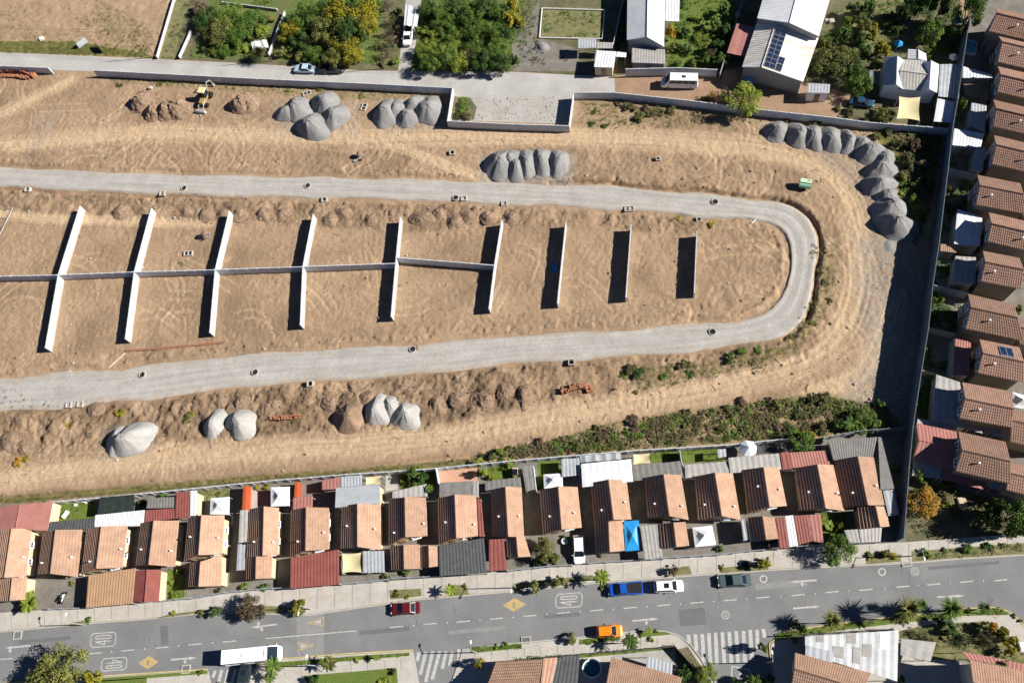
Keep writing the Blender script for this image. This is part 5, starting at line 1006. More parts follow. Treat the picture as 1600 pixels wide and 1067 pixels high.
k=MB(); k.box((0,.25,1.0),(2.0,.85,1.1)); k.tube([(-1.0,-.35,.95),(1.0,-.35,.95)],.48,16); T(k).build('housing',gm_,root); k=MB(); k.box((0,.25,1.58),(1.9,.8,.06)); T(k).build('lid',mat('pale_mint',(.50,.60,.44)),root)
for s_ in (-1,1): k=MB(); k.tube([(0,s_*.75,.33),(0,s_*.95,.33)],.33,14); T(k).build('wheel',M['black'],root)
k=MB(); k.tube([(-1.0,0,.5),(-1.9,0,.4)],.05,6); T(k).build('tow_bar',M['steel'],root); k=MB(); k.tube([(.6,.3,1.5),(.6,.3,1.85)],.07,8); T(k).build('exhaust',M['black'],root)
def mixer(label,x,y,rz):
    c=P(x,y,.5); root=empty('cement_mixer',(c.x,c.y,gh(c.x,c.y)),label,'cement mixer',None,rz); T=T_(root)
    k=MB(); k.tube([(-.5,0,.7),(-.2,0,.85),(.25,0,1.05),(.6,0,1.25)],[.25,.5,.52,.25],14); T(k).build('drum',M['dusty'],root); k=MB()
    for a,b in (((-.6,-.5,0),(0,-.45,.9)),((.6,-.5,0),(0,-.45,.9)),((-.6,.5,0),(0,.45,.9)),((.6,.5,0),(0,.45,.9)),((-.6,-.5,.1),(-.6,.5,.1)),((.6,-.5,.1),(.6,.5,.1))): k.tube([a,b],.05,6)
    T(k).build('frame',M['steel'],root)
    for s_ in (-1,1): k=MB(); k.tube([(-.6,s_*.5,.25),(-.6,s_*.6,.25)],.25,12); T(k).build('wheel',M['black'],root)
    k=MB(); k.box((-.9,.5,.25),(1.1,.6,.1)); T(k).build('mixing_tray',M['steel'],root)
mixer('cement mixer left of the third party wall',321,368,.4); mixer('dusty mixer frame on the dirt track below the gravel piles',562,243,1.2)
# open drainage chambers and manholes
def chamber(label,x,y,rz=0,s=1.05,h_=.45,name='drain_chamber',dbl=False,m='walk'):
    c=P(x,y); z=gh(c.x,c.y); root=empty(name,(c.x,c.y,z),label,'chamber',None,rz); T=T_(root); k=MB(); t=.14
    L_=s*(1.6 if dbl else 1)
    for a in (-1,1): k.box((0,a*(s/2-t/2),h_/2-.15),(L_,t,h_+.3)); k.box((a*(L_/2-t/2),0,h_/2-.152),(t,s-2*t,h_+.296))
    if dbl: k.box((0,0,h_/2-.16),(t,s-2*t,h_+.28))
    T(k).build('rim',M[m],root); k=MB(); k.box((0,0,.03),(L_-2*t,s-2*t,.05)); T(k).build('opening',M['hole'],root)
for x,y,lb,kw in [(45,298,'pale chamber lid at the left end of the upper loop trench',{}),(254,303,'square drain chamber left of the first round manhole of the upper road',{}),(295,397,'flat double concrete frame between second and third party walls',{'dbl':True,'h_':.3}),(507,313,'square drain chamber below the second manhole of the upper road',{}),(725,311,'square drain chamber touching the third manhole of the upper road',{}),(788,319,'square drain chamber above the sixth party wall',{}),(707,240,'drain chamber in the dirt between the two haul tracks',{}),(983,327,'double drain chamber above the eighth party wall',{'dbl':True}),(1092,343,'dark narrow chamber above the ninth party wall',{'s':.9}),(108,633,'left of two drain chambers at the lower edge of the lower road',{}),(126,632,'right of two drain chambers at the lower edge of the lower road',{}),(486,601,'drain chamber with a deep shadow above the brick strip',{}),(893,567,'tall drain chamber above the curved brick stack',{'h_':.7}),(480,147,'tilted concrete frame above the left gravel cluster',{'h_':.3,'dbl':True,'rz':.3}),(569,168,'tilted concrete frame between the two gravel clusters',{'h_':.3,'dbl':True,'rz':1.3}),(1028,250,'small dark chamber in the dirt right of the gravel row',{'s':.8})]: chamber(lb,x,y,**{**dict(rz=.05),**kw})
def manhole(label,x,y,r=.5,h_=.22):
    c=P(x,y); root=empty('manhole',(c.x,c.y,.05),label,'manhole'); T=T_(root); k=MB(); n=20
    vs=[];
    for (rr_,z) in ((r+.10,-.1),(r+.10,h_),(r,h_),(r,-.1)): vs+=[(rr_*math.cos(j*2*math.pi/n),rr_*math.sin(j*2*math.pi/n),z) for j in range(n)]
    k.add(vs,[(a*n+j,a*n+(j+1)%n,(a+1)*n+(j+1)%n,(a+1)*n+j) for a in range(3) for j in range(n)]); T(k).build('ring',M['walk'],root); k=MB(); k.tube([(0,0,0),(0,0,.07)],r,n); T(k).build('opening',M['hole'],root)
for x,y,lb in [(288,295,'first round manhole from the left on the upper loop road'),(481,291,'second round manhole from the left on the upper loop road'),(712,310,'third round manhole from the left on the upper loop road'),(1117,316.5,'black round manhole on the right part of the upper loop road'),(223,586,'leftmost round manhole on the lower loop road'),(399,582,'round manhole on the lower loop road near the bend of its edge'),(1113,519,'round manhole at the right end of the lower loop road'),(645,546,'open manhole with spoil in the middle of the lower loop road')]: manhole(lb,x,y)
heap('earth_mound',652,544,7,.5,'mound',951,'little spoil heap beside the open manhole of the lower road','earth mound')
# street drains and hatches
for x,y,lb in [(28,992,'kerb drain at the left end of the road'),(291,1045,'kerb drain left of the left crosswalk'),(822,1001,'kerb drain beside the grass verge'),(1416,878,'kerb drain below the end of the tall boundary wall')]:
    c=P(x,y); root=empty('street_drain',(c.x,c.y,.03),lb,'drain',None,.08); T=T_(root); k=MB()
    for a in (-1,1): k.box((0,a*.55,.07),(1.4,.14,.14)); k.box((a*.63,0,.068),(.14,.95,.136))
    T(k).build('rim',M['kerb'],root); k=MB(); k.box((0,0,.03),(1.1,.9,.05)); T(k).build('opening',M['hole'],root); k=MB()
    for j in range(-3,4): k.box((j*.15,0,.06),(.05,.92,.03))
    T(k).build('grating',M['steel'],root)
# bricks, pipes, timber
def bricks(label,pl,rows,hh,seed,dust=None):
    rg=random.Random(seed); pp=smooth_pl(PX(pl),4); c=pp[len(pp)//2]; root=empty('brick_stack',(c.x,c.y,0),label,'brick stack'); mb=MB()
    for a,b in zip(pp[:-1],pp[1:]):
        d=b-a; L=d.length; k=max(1,int(L/.36)); rz=math.atan2(d.y,d.x); nn=Vector((-d.y,d.x,0))/L
        for j in range(k):
            for r_ in range(rows):
                if rg.random()<.10: continue
                h_=hh*rg.uniform(.55,1.05); p=a+d*((j+.5)/k)+nn*((r_-(rows-1)/2)*.36+rg.uniform(-.04,.04)); mb.box((p.x,p.y,h_/2-.05),(.31,.31,h_+.1),rz+rg.uniform(-.15,.15))
    mb.build('brick',M['brick'],root)
    if dust: mb=MB(); mb.prism([p[:2] for p in PX(dust)],-.2,.10); mb.build('brick_dust',M['bdust'],root)
bricks('curved stack of orange bricks below the tall drain chamber',[(877,613),(890,608),(905,604.5),(918,606),(922,613)],3,1.0,1); bricks('long stack of orange bricks at the wall in the upper left',[(-40,119),(0,113),(20,112.5),(42,114),(57,121)],3,1.1,2)
bricks('second thinner row of bricks below the long stack in the upper left',[(-40,126),(0,121),(25,121),(48,125)],2,.8,3); bricks('thin strip of orange bricks right of the pair of pale gravel heaps',[(418,654),(440,654),(457,652.5),(471,651)],2,.7,4)
def tubes(label,pl,n_,r,m,name,cat,z=.1):
    pp=PX(pl); root=empty(name,(pp[0].x,pp[0].y,0),label,cat); 
    for j in range(n_):
        d=(pp[-1]-pp[0]).normalized(); nn=Vector((-d.y,d.x,0))*(j-(n_-1)/2)*r*2.1; k=MB(); k.tube([Vector((p.x,p.y,gh(p.x,p.y)+z))+nn for p in pp],r,8); k.build('pipe' if 'pipe' in name else 'bar',M[m],root)
tubes('bundle of long orange pipes lying above the lower loop road',[(197,548.5),(250,545),(352,535)],3,.07,'rust','pipe_bundle','pipes',.15); tubes('thin reddish bar on the edge of the upper loop road near the left',[(88,303),(105,301.5)],2,.06,'pink','bar_bundle','bars')
tubes('two pale timber planks lying next to the brick strip at the lower road',[(170,575),(196,552)],2,.08,'woodl','plank_pair','planks'); tubes('white plank at the upper edge of the lower loop road bed on the right',[(1174,350),(1181,343)],1,.08,'frame','plank_pair','plank')
# steel frame in the left
mb=MB(); A0,A1,B0,B1=(-40,332),(20,327),(-60,395),(0,374)
q=lambda x,y:Vector((*P(x,y)[:2],.25))
for a,b in ((( -50,330),(21,326)),((21,326),(-2,374)),((-50,345),(13,341)),((-50,358),(7,355)),((0,328),(-20,372))): mb.tube([q(*a),q(*b)],.06,6)
mb.build('rebar_frame',M['steel'],label='flat steel frame lying at the left edge of the site',cat='steel frame')
# plates and boxes on the ground
def boxy(label,x,y,d,m,name,cat,rz=0,z0=None):
    c=P(x,y); z=gh(c.x,c.y) if z0 is None else z0; mb=MB(); mb.box((c.x,c.y,z+d[2]/2-.02),d,rz,taper=.96); mb.box((c.x,c.y,z+d[2]+.01),(d[0]*.8,d[1]*.8,.04),rz); return mb.build(name,M[m],label=label,cat=cat)
boxy('blue board in the shadow of the seventh party wall',867,419,(.9,1.7,.12),'blue','board','board',.05); boxy('dark gate leaf standing open by the northern street entrance',157,79,(.1,2.6,1.4),'dark','gate_leaf','gate',.8,0); boxy('second slanted dark gate leaf at the field entrance',131,71,(.1,2.4,1.4),'metal','gate_leaf','gate',-.7,0)
boxy('greenish plate beside the second party wall',222,418,(.9,.6,.1),'metal','plate','plate'); boxy('white sack beside the small tree at the field edge',66,62,(.9,.7,.5),'frame','sack','sack',.4,0)
boxy('white gas bottle cabinet on the driveway side of a house',197,856,(.7,.9,1.3),'frame','cabinet','cabinet',0,0); boxy('sandbox with pale boards behind the yellow tree',1503,786,(1.2,1.7,.35),'woodl','sandbox','sandbox',.1,0)
boxy('white garden bench on the first green lawn',131,783,(1.3,.5,.45),'frame','bench','bench',-.2,0); boxy('square white planter on the first green lawn',119,789,(.45,.45,.35),'frame','planter','planter',.1,0); boxy('white toy slide on the first green lawn',104,804,(.5,1.3,.6),'frame','slide','slide',-.5,0)
for i,(x,y) in enumerate([(1291,34),(1299,35)]): boxy(['round white stone seat','square pale table slab'][i]+' right of the bright white metal roof',x,y,(.6+.4*i,.6+.4*i,.5),'walk','garden_table','table',.1,0)
boxy('white box at the corner bottom of the right garden',1596,1010,(1.0,1.2,.5),'frame','crate','crate',.1,.1); boxy('bluish crate by the wall of the large upper house',1153,27,(.9,1.2,.8),'metal','crate','crate',.3,0); boxy('black bin by the parked backhoe mound',236,139,(.7,.7,.5),'walk','crate','crate')
boxy('brown wooden garden box right of the terracotta yard',805,737,(.9,1.1,.7),'woodl','crate','crate',0,0)
# small stones and debris (uncountable)
rs=np.random.default_rng(5); mb=MB()
for k in range(11000):
    x=rs.uniform(-10,1480); y=rs.uniform(105,780); p=P(x,y)
    if not inpoly(np.array([p.x]),np.array([p.y]),site)[0]: continue
    i=np.searchsorted(xs,p.x); j=np.searchsorted(ys,p.y)
    if D[i,j]<3.0 and rs.random()<.9: continue
    if rs.random()>.25+rough[i,j]: continue
    s=rs.uniform(.05,.13)*(1+2.0*(rs.random()<.04)); mb.box((p.x,p.y,gh(p.x,p.y)+s*.2),(s*1.4,s,s*.8),rs.uniform(0,3),mi=int(rs.random()<.35),taper=.6)
for hx_,hy_,hr_,gv in HP:
    for k in range(46):
        a=rs.uniform(0,6.28); q=rs.uniform(.95,1.5)*hr_; p=P(hx_+math.cos(a)*q,hy_+math.sin(a)*q*.9); s=rs.uniform(.06,.17)
        if not inpoly(np.array([p.x]),np.array([p.y]),site)[0]: continue
        mb.box((p.x,p.y,gh(p.x,p.y)+s*.2),(s*1.3,s,s*.8),rs.uniform(0,3),mi=2 if gv else 0,taper=.6)
for k in range(420):
    x,y=rs.uniform(-10,1300),rs.uniform(110,720); p=P(x,y)
    if not inpoly(np.array([p.x]),np.array([p.y]),site)[0]: continue
    mb.box((p.x,p.y,gh(p.x,p.y)+.05),(rs.uniform(.3,1.5),rs.uniform(.04,.10),.05),rs.uniform(0,3),mi=int(rs.choice([3,3,4])))
for k in range(260):
    p=P(rs.uniform(705,888),rs.uniform(152,190)); s=rs.uniform(.05,.2); mb.box((p.x,p.y,.04+s*.2),(s*1.3,s,s*.7),rs.uniform(0,3),mi=int(rs.choice([1,1,2])),taper=.6)
o=mb.build('stones',[M['mound'],M['gravel'],M['pile'],M['wood'],M['woodl']]); tag(o,'small stones, clods and wood scraps scattered over the bare site soil','stones',kind='stuff')
# ================= poles, lamps and wires
def pole(label,x,y,h_,arm=0,rz=0,name='street_lamp',cat='street lamp',m='steel'):
    c=P(x,y); root=empty(name,(c.x,c.y,.02),label,cat,None,rz); T=T_(root); k=MB(); k.tube([(0,0,0),(0,0,h_)],[.09,.06],8); T(k).build('pole',M[m],root)
    if arm: k=MB(); k.tube([(0,0,h_-.1),(arm,0,h_+.25)],.04,6); T(k).build('arm',M[m],root); k=MB(); k.box((arm+.25,0,h_+.25),(.5,.22,.10)); T(k).build('lamp_head',M['frame'],root)
    return c
pole('street lamp by the planting strip near the left speed marking',133,976,5.2,.9,math.pi/2); pole('street lamp between the yellow bush and the dark red sedan',487,951,5.2,.9,-1.6); pole('street lamp above the yellow pedestrian diamond',806,918,5.5,.9,-1.6); pole('street lamp by the right crosswalk end of the middle lawn',745,1019,5.6,.9,1.6)
pole('street lamp standing at the right crosswalk',1197,1035,5.5,.9,1.6); pole('street lamp at the right end of the verge near the end wall',1422,869,5.4,.9,-1.6); pole('street lamp on the southern pavement beside the palms',497,1040,5.5,.9,1.5)
pw=[]
for i,(x,y,l_) in enumerate([(243,90,'timber utility pole at the field entrance'),(425,96,'timber utility pole beside the second garden wall'),(600,108,'timber utility pole left of the narrow driveway'),(798,106,'timber utility pole at the right end of the large leafy garden')]):
    c=pole(l_,x,y,7.5,0,name='utility_pole',cat='utility pole',m='bark'); pw.append(Vector((c.x,c.y,7.4)))
pw.insert(0,Vector((*P(-80,72)[:2],7.4)))
mb=MB()
for a,b in zip(pw[:-1],pw[1:]):
    for o_ in (0,.5): mb.tube([lerp(a,b,t/10)+Vector((0,o_,-.9*4*(t/10)*(1-t/10))) for t in range(11)],.022,4,caps=False)
mb.build('overhead_wire',M['black'],label='overhead wires strung between the timber poles of the northern street',cat='wires')
# ================= vegetation
def crown_mesh(seed,n,leaf,flat=.75,clumps=16,hollow=.45,lo=.25):
    rg=np.random.default_rng(seed); C=[]
    for i in range(clumps):
        a=rg.uniform(0,2*math.pi); z=rg.uniform(-.55,1); r=math.sqrt(max(0,1-z*z*.8))*rg.uniform(.30,.98); C.append((r*math.cos(a),r*math.sin(a),z*.62*flat,rg.uniform(.16,.40)))
    C.append((0,0,.35*flat,.42)); C=np.array(C); idx=rg.integers(0,len(C),n); d=rg.normal(size=(n,3)); d/=np.linalg.norm(d,axis=1)[:,None]
    rad=C[idx,3]*(rg.random(n)**.33); pos=C[idx,:3]+d*rad[:,None]*np.array([1,1,.8])
    s=leaf*rg.uniform(.6,1.3,n); nrm=d*.8+rg.normal(size=(n,3))*.5+np.array([0,0,.55]); nrm/=np.linalg.norm(nrm,axis=1)[:,None]
    t=np.cross(nrm,rg.normal(size=(n,3))); t/=np.linalg.norm(t,axis=1)[:,None]; b=np.cross(nrm,t)
    v=np.stack([pos-t*s[:,None],pos+b*(s*.55)[:,None]+nrm*(s*.12)[:,None],pos+t*s[:,None],pos-b*(s*.55)[:,None]+nrm*(s*.12)[:,None]],1).reshape(-1,3)
    v[:,2]+=lo+.55*flat
    me=bpy.data.meshes.new('crown'); f=np.arange(4*n).reshape(n,4); me.vertices.add(4*n); me.vertices.foreach_set('co',v.ravel()); me.loops.add(4*n); me.loops.foreach_set('vertex_index',f.ravel().astype(np.int32)); me.polygons.add(n); me.polygons.foreach_set('loop_start',np.arange(0,4*n,4,dtype=np.int32)); me.update(calc_edges=True)
    return me
def palm_mesh(seed,nf=22,up=.5,droop=1.2,w_=.16,L=1.0):
    rg=random.Random(seed); mb=MB()
    for k in range(nf):
        a=k*2.399+rg.uniform(-.2,.2); el=up*rg.uniform(.1,1.9); l_=L*rg.uniform(.75,1.05); n=8; pts=[]; x=0;z=0; e=el
        for i in range(n+1): pts.append((x,z)); e-=droop*rg.uniform(.8,1.2)/n; x+=l_/n*math.cos(e); z+=l_/n*math.sin(e)
        ca,sa=math.cos(a),math.sin(a)
        for i in range(n):
            for h_ in (0,.5):
                t=(i+h_)/n; x0=pts[i][0]+(pts[i+1][0]-pts[i][0])*h_; z0=pts[i][1]+(pts[i+1][1]-pts[i][1])*h_
                wl=w_*math.sin(math.pi*min(1,t*.85+.15))
                for s in (-1,1):
                    dx=.09; q=[(x0,0,z0),(x0+.05,0,z0+.005),(x0+dx+.06,s*wl,z0-.04),(x0+dx,s*wl,z0-.05)]
                    mb.add([(X_*ca-Y_*sa,X_*sa+Y_*ca,Z_+.05) for X_,Y_,Z_ in q],[(0,1,2,3)])
    me=bpy.data.meshes.new('fronds'); me.from_pydata(mb.v,[],mb.f); return me
def spiky_mesh(seed,n=240):
    rg=random.Random(seed); mb=MB()
    for k in range(n):
        a=rg.uniform(0,6.28); el=rg.uniform(-.25,1.35); l_=rg.uniform(.7,1.05); ca,sa=math.cos(a),math.sin(a); w_=.02
        p=[(0,0,0),(l_*.5*math.cos(el),0,l_*.5*math.sin(el)),(l_*math.cos(el)*.98,0,l_*math.sin(el)-.18)]
        vs=[(p[0][0],-w_,p[0][2]),(p[0][0],w_,p[0][2]),(p[1][0],-w_*1.2,p[1][2]),(p[1][0],w_*1.2,p[1][2]),(p[2][0],0,p[2][2])]
        mb.add([(X_*ca-Y_*sa,X_*sa+Y_*ca,Z_+.1) for X_,Y_,Z_ in vs],[(0,1,3,2),(2,3,4)])
    me=bpy.data.meshes.new('fronds'); me.from_pydata(mb.v,[],mb.f); return me
def trunk_mesh(seed,top=.75):
    rg=random.Random(seed); mb=MB(); mb.tube([(0,0,-.15),(.02,.01,top*.4),(.0,.03,top)],[.075,.055,.035],8)
    for k in range(5):
        a=k*1.26+rg.uniform(-.3,.3); mb.tube([(0,0,top*.38),(.28*math.cos(a),.28*math.sin(a),top*.75),(.55*math.cos(a),.55*math.sin(a),top*1.05)],[.035,.025,.01],5)
    me=bpy.data.meshes.new('trunk'); me.from_pydata(mb.v,[],mb.f); me.materials.append(M['bark']); return me
BIG=[crown_mesh(s,5200,.045,.8,26) for s in (1,2,3,13)]; MED=[crown_mesh(s,1500,.09,.8,14) for s in (4,5,6)]; SML=[crown_mesh(s,420,.16,.7,9,lo=.0) for s in (7,8,9,10)]; THIN=[crown_mesh(s,1100,.05,.8,22) for s in (11,12)]
PALM=[palm_mesh(s) for s in (1,2)]; SPK=[spiky_mesh(s) for s in (3,4)]; BAN=[palm_mesh(5,11,.7,1.3,.30)]
TRK=[trunk_mesh(s) for s in (1,2)]; TRT=bpy.data.meshes.new('trunk'); mb=MB(); mb.tube([(0,0,-1.0),(.02,0,-.4),(0,0,.08)],[.09,.07,.06],8); TRT.from_pydata(mb.v,[],mb.f); TRT.materials.append(M['bark'])
MC={}
def withmat(me,fo):
    k=(me.name,fo)
    if k not in MC: m2=me.copy(); m2.materials.clear(); m2.materials.append(FO[fo]); MC[k]=m2
    return MC[k]
tn=0
ADJ={'green':'green','dark':'dark green','lime':'bright green','olive':'olive green','yellow':'yellow green','autumn':'orange yellow','brown':'brownish','weed':'straggly olive'}
def plant(x,y,r,h,kind,fo,label,group=None):
    """x,y: crown centre in the survey; r crown radius in survey pixels; h total height in metres"""
    global tn; tn+=1; rr=random.Random(tn*13); zc=h*.6; p=P(x,y,zc); R=r*mpp(x,y)
    nm={'tree':'tree','bush':'bush','palm':'palm_tree','spiky':'yucca_tree','banana':'banana_palm','thin':'sparse_tree'}[kind]
    root=empty(nm,(p.x,p.y,gh(p.x,p.y)),label,nm.replace('_',' '),group,rr.uniform(0,6.28))
    if kind in('tree','bush','thin'):
        src=THIN if kind=='thin' else (BIG if r>=17 else MED if r>=9 else SML); me=withmat(src[tn%len(src)],fo)
        cr=bpy.data.objects.new('crown',me); COL.objects.link(cr); cr.parent=root; ht=1.45; zs=h/ht
        if kind=='bush': cr.scale=(R,R,zs); cr.location=(0,0,-.25*zs)
        else: cr.scale=(R,R,zs)
        if kind!='bush' or r>=9:
            tk=bpy.data.objects.new('trunk',TRK[tn%2]); COL.objects.link(tk); tk.parent=root; k=max(.6,R*.8); tk.scale=(k,k,zs)
    else:
        me=withmat({'palm':PALM,'spiky':SPK,'banana':BAN}[kind][tn%(1 if kind=='banana' else 2)],fo); zt=h-.45*R
        cr=bpy.data.objects.new('fronds',me); COL.objects.link(cr); cr.parent=root; cr.scale=(R,R,R); cr.location=(0,0,max(.2,zt))
        tk=bpy.data.objects.new('trunk',TRT); COL.objects.link(tk); tk.parent=root; tk.scale=(1.6,1.6,max(.3,zt)); tk.location=(0,0,max(.2,zt))
    return root
def cluster(place,grp,lst):
    k_=1.22 if grp in('plants in the upper left garden','trees above the parked sedan','trees of the large leafy garden','trees of the middle upper gardens','garden trees around the long house') else 1.05
    for i,(x,y,r,h,kind,fo) in enumerate(sorted(lst,key=lambda t:t[0])):
        nm={'tree':'tree','bush':'bush','palm':'palm','spiky':'spiky yucca','banana':'banana palm','thin':'sparse tree'}[kind]
        plant(x,y,r*k_,h,kind,fo,f'{ADJ[fo]} {nm}, {ordn(i)} from the left {place}',grp)
T='tree';B_='bush'
cluster('in the leafy garden between cream walls','plants in the upper left garden',[(322,28,17,3.5,T,'dark'),(342,48,20,4,T,'olive'),(360,22,18,3.5,T,'green'),(373,50,19,4,T,'green'),(393,33,17,3.5,T,'green'),(408,45,12,2.5,B_,'lime'),(352,70,15,2.5,B_,'green'),(325,68,11,2,B_,'weed'),(372,72,12,2,B_,'lime'),(404,86,14,2.6,'spiky','weed'),(335,80,9,1.2,B_,'lime'),(310,10,12,2.5,B_,'brown'),(420,28,9,2,B_,'olive'),(390,60,8,1.5,B_,'weed')])
cluster('in the thicket above the silver blue sedan','trees above the parked sedan',[(453,48,17,4,T,'yellow'),(443,80,11,2.5,B_,'olive'),(478,22,20,5,T,'green'),(470,60,16,4,T,'dark'),(500,18,20,5,T,'dark'),(507,45,22,5.5,T,'olive'),(530,20,22,6,T,'yellow'),(545,50,22,6,T,'dark'),(566,22,22,6,T,'yellow'),(570,45,16,5,T,'yellow'),(535,72,20,5,T,'yellow'),(520,88,14,4,T,'olive'),(488,84,15,3,T,'green'),(550,88,14,4,T,'yellow'),(468,88,11,2.5,B_,'olive'),(580,5,13,5,T,'green'),(540,2,18,6,T,'green')])
cluster('in the bare orchard strip','shrubs of the bare orchard strip',[(604,8,8,3,'thin','brown'),(614,28,8,3,'thin','weed'),(607,47,8,3,'thin','brown'),(612,64,9,3,'thin','brown'),(604,82,9,2.6,'thin','brown'),(615,92,8,2,B_,'lime'),(620,12,7,2.5,B_,'olive'),(596,97,7,1.5,B_,'weed'),(622,45,6,2,'thin','brown'),(590,70,7,1.8,'thin','weed')])
cluster('in the large leafy garden right of the driveway','trees of the large leafy garden',[(668,12,15,4,T,'dark'),(690,25,17,4,T,'green'),(712,10,17,4.5,T,'dark'),(735,22,18,4.5,T,'green'),(758,8,18,4.5,T,'dark'),(782,22,17,4,T,'green'),(662,45,12,2.5,B_,'lime'),(680,52,14,2.5,B_,'lime'),(702,48,16,3,T,'green'),(722,52,15,2.6,B_,'lime'),(745,45,16,3.5,T,'green'),(768,48,16,3.5,T,'green'),(788,50,14,3,T,'dark'),(665,78,14,3,T,'lime'),(672,98,14,4.5,T,'green'),(695,85,18,4.5,T,'green'),(718,95,15,3.5,T,'lime'),(735,90,15,3,'thin','brown'),(755,92,17,4.5,T,'dark'),(775,75,15,4,T,'green'),(782,97,14,4,T,'dark'),(795,30,12,4,T,'yellow'),(800,90,8,2,B_,'dark'),(800,8,11,4,T,'yellow'),(810,30,9,2,B_,'yellow'),(700,65,14,2.2,B_,'lime'),(740,68,15,2.4,B_,'green')])
cluster('around the long house with the pale metal gable','garden trees around the long house',[(974,42,7,2.5,B_,'green'),(968,62,6,2,B_,'green'),(1047,48,9,3,T,'autumn'),(1063,5,9,3,T,'dark'),(1072,48,9,2,B_,'dark'),(1070,75,10,2.2,B_,'dark'),(1090,28,8,1.5,B_,'lime'),(1100,58,14,1.4,B_,'lime'),(1118,38,12,2.6,T,'green'),(1133,15,11,3,T,'green'),(1135,48,11,3.2,T,'dark'),(1122,70,12,3,T,'dark'),(1105,92,11,2.4,T,'green'),(1128,92,11,3.2,T,'dark'),(1083,98,9,1.6,B_,'olive'),(1060,100,9,1.6,B_,'green'),(1110,84,8,3,'thin','brown'),(1050,70,8,2,B_,'olive'),(1147,30,7,2,B_,'green')])
cluster('on the reddish forecourt','trees of the reddish forecourt',[(1103,152,8,1.5,B_,'olive'),(1115,148,10,2.4,'thin','autumn'),(1132,144,11,3,'thin','brown'),(1160,152,30,5.2,T,'lime'),(1310,168,7,1.2,B_,'weed'),(1330,172,9,1.4,B_,'weed'),(1381,180,17,3,T,'olive')])
cluster('in the gardens right of the solar panels','trees of the middle upper gardens',[(1300,95,28,4.6,T,'olive'),(1287,70,12,3,T,'olive'),(1322,88,18,4,T,'olive'),(1297,62,12,2.4,T,'dark'),(1318,52,13,3.5,T,'dark'),(1338,15,12,3.5,T,'dark'),(1350,35,14,4,T,'olive'),(1358,12,12,4,T,'dark'),(1336,105,16,4,T,'dark'),(1342,130,19,4.2,T,'green'),(1352,78,12,2.6,T,'dark'),(1366,50,13,3,T,'yellow'),(1378,75,13,3,T,'yellow'),(1385,92,9,2.4,B_,'olive'),(1390,30,14,2.2,B_,'dark'),(1372,100,10,2.5,T,'olive'),(1324,30,9,2,B_,'lime'),(1345,60,10,3,T,'dark')])
cluster('in the dark garden beside the blue pool','trees of the dark upper garden',[(1456,46,24,5,T,'green'),(1441,60,12,2.4,T,'dark'),(1452,78,5,1.2,B_,'lime'),(1460,70,6,1.6,B_,'lime'),(1455,88,5,1.2,B_,'lime'),(1420,8,17,6,T,'dark'),(1445,2,16,7,T,'dark'),(1475,4,16,8,T,'dark'),(1519,12,22,9,T,'green'),(1490,52,10,4,T,'dark'),(1400,45,10,2,B_,'dark'),(1403,22,12,3,T,'weed')])
cluster('behind the tall east boundary wall','garden plants beside the east boundary wall',[(1505,163,9,3.6,T,'lime'),(1501,178,6,2.4,B_,'lime'),(1482,302,10,4.4,T,'yellow'),(1478,322,6,2.5,B_,'lime'),(1490,326,6,2.2,B_,'green'),(1475,345,5,2.2,B_,'lime'),(1474,352,5,2,B_,'dark'),(1463,436,6,2.5,B_,'lime'),(1462,465,7,3,B_,'lime'),(1473,463,7,2.6,B_,'lime'),(1459,486,7,3,B_,'yellow'),(1455,498,5,2.6,B_,'lime'),(1449,545,5,2.4,B_,'lime'),(1455,588,6,2.2,B_,'lime'),(1453,600,6,2,B_,'green'),(1440,610,5,2.4,B_,'olive'),(1437,630,5,2.2,B_,'lime'),(1590,485,9,3,T,'yellow'),(1598,283,7,2,B_,'lime'),(1599,400,6,2,B_,'lime')])
cluster('around the orange tree corner plot','trees around the south eastern corner',[(1400,730,8,2,B_,'green'),(1436,744,14,3.2,T,'green'),(1445,762,12,3,T,'olive'),(1442,782,26,4.4,T,'autumn'),(1487,752,8,2,B_,'dark'),(1492,764,6,1.6,B_,'green'),(1481,788,8,1.2,B_,'lime'),(1476,773,8,1.0,B_,'weed'),(1560,792,15,5,T,'green'),(1547,802,13,5,T,'dark'),(1585,806,30,7.5,T,'green'),(1598,830,16,6,T,'green'),(1535,808,12,4,T,'dark'),(1571,782,6,1.6,B_,'lime'),(1540,786,8,1.4,B_,'olive'),(1552,817,14,5,T,'dark'),(1500,805,9,1.6,B_,'weed')])
cluster('on the southern edge of the building site','bushy trees on the southern edge of the site',[(1253,688,21,3.4,T,'green'),(1262,678,11,3,T,'yellow'),(1330,662,16,2.2,'palm','green'),(1352,652,17,2.8,T,'green'),(1342,665,14,2.2,T,'green'),(1368,662,13,2.4,T,'green'),(1378,630,10,1.8,B_,'green'),(1310,664,12,1.8,B_,'green'),(1285,665,12,1.6,B_,'weed'),(1215,632,9,1.4,B_,'olive'),(1230,628,7,1.2,B_,'olive'),(1270,624,12,1.5,B_,'weed'),(1290,622,12,1.5,B_,'weed'),(750,722,8,1.6,'palm','lime'),(781,705,9,1.6,B_,'lime'),(770,712,9,1.6,B_,'olive')])
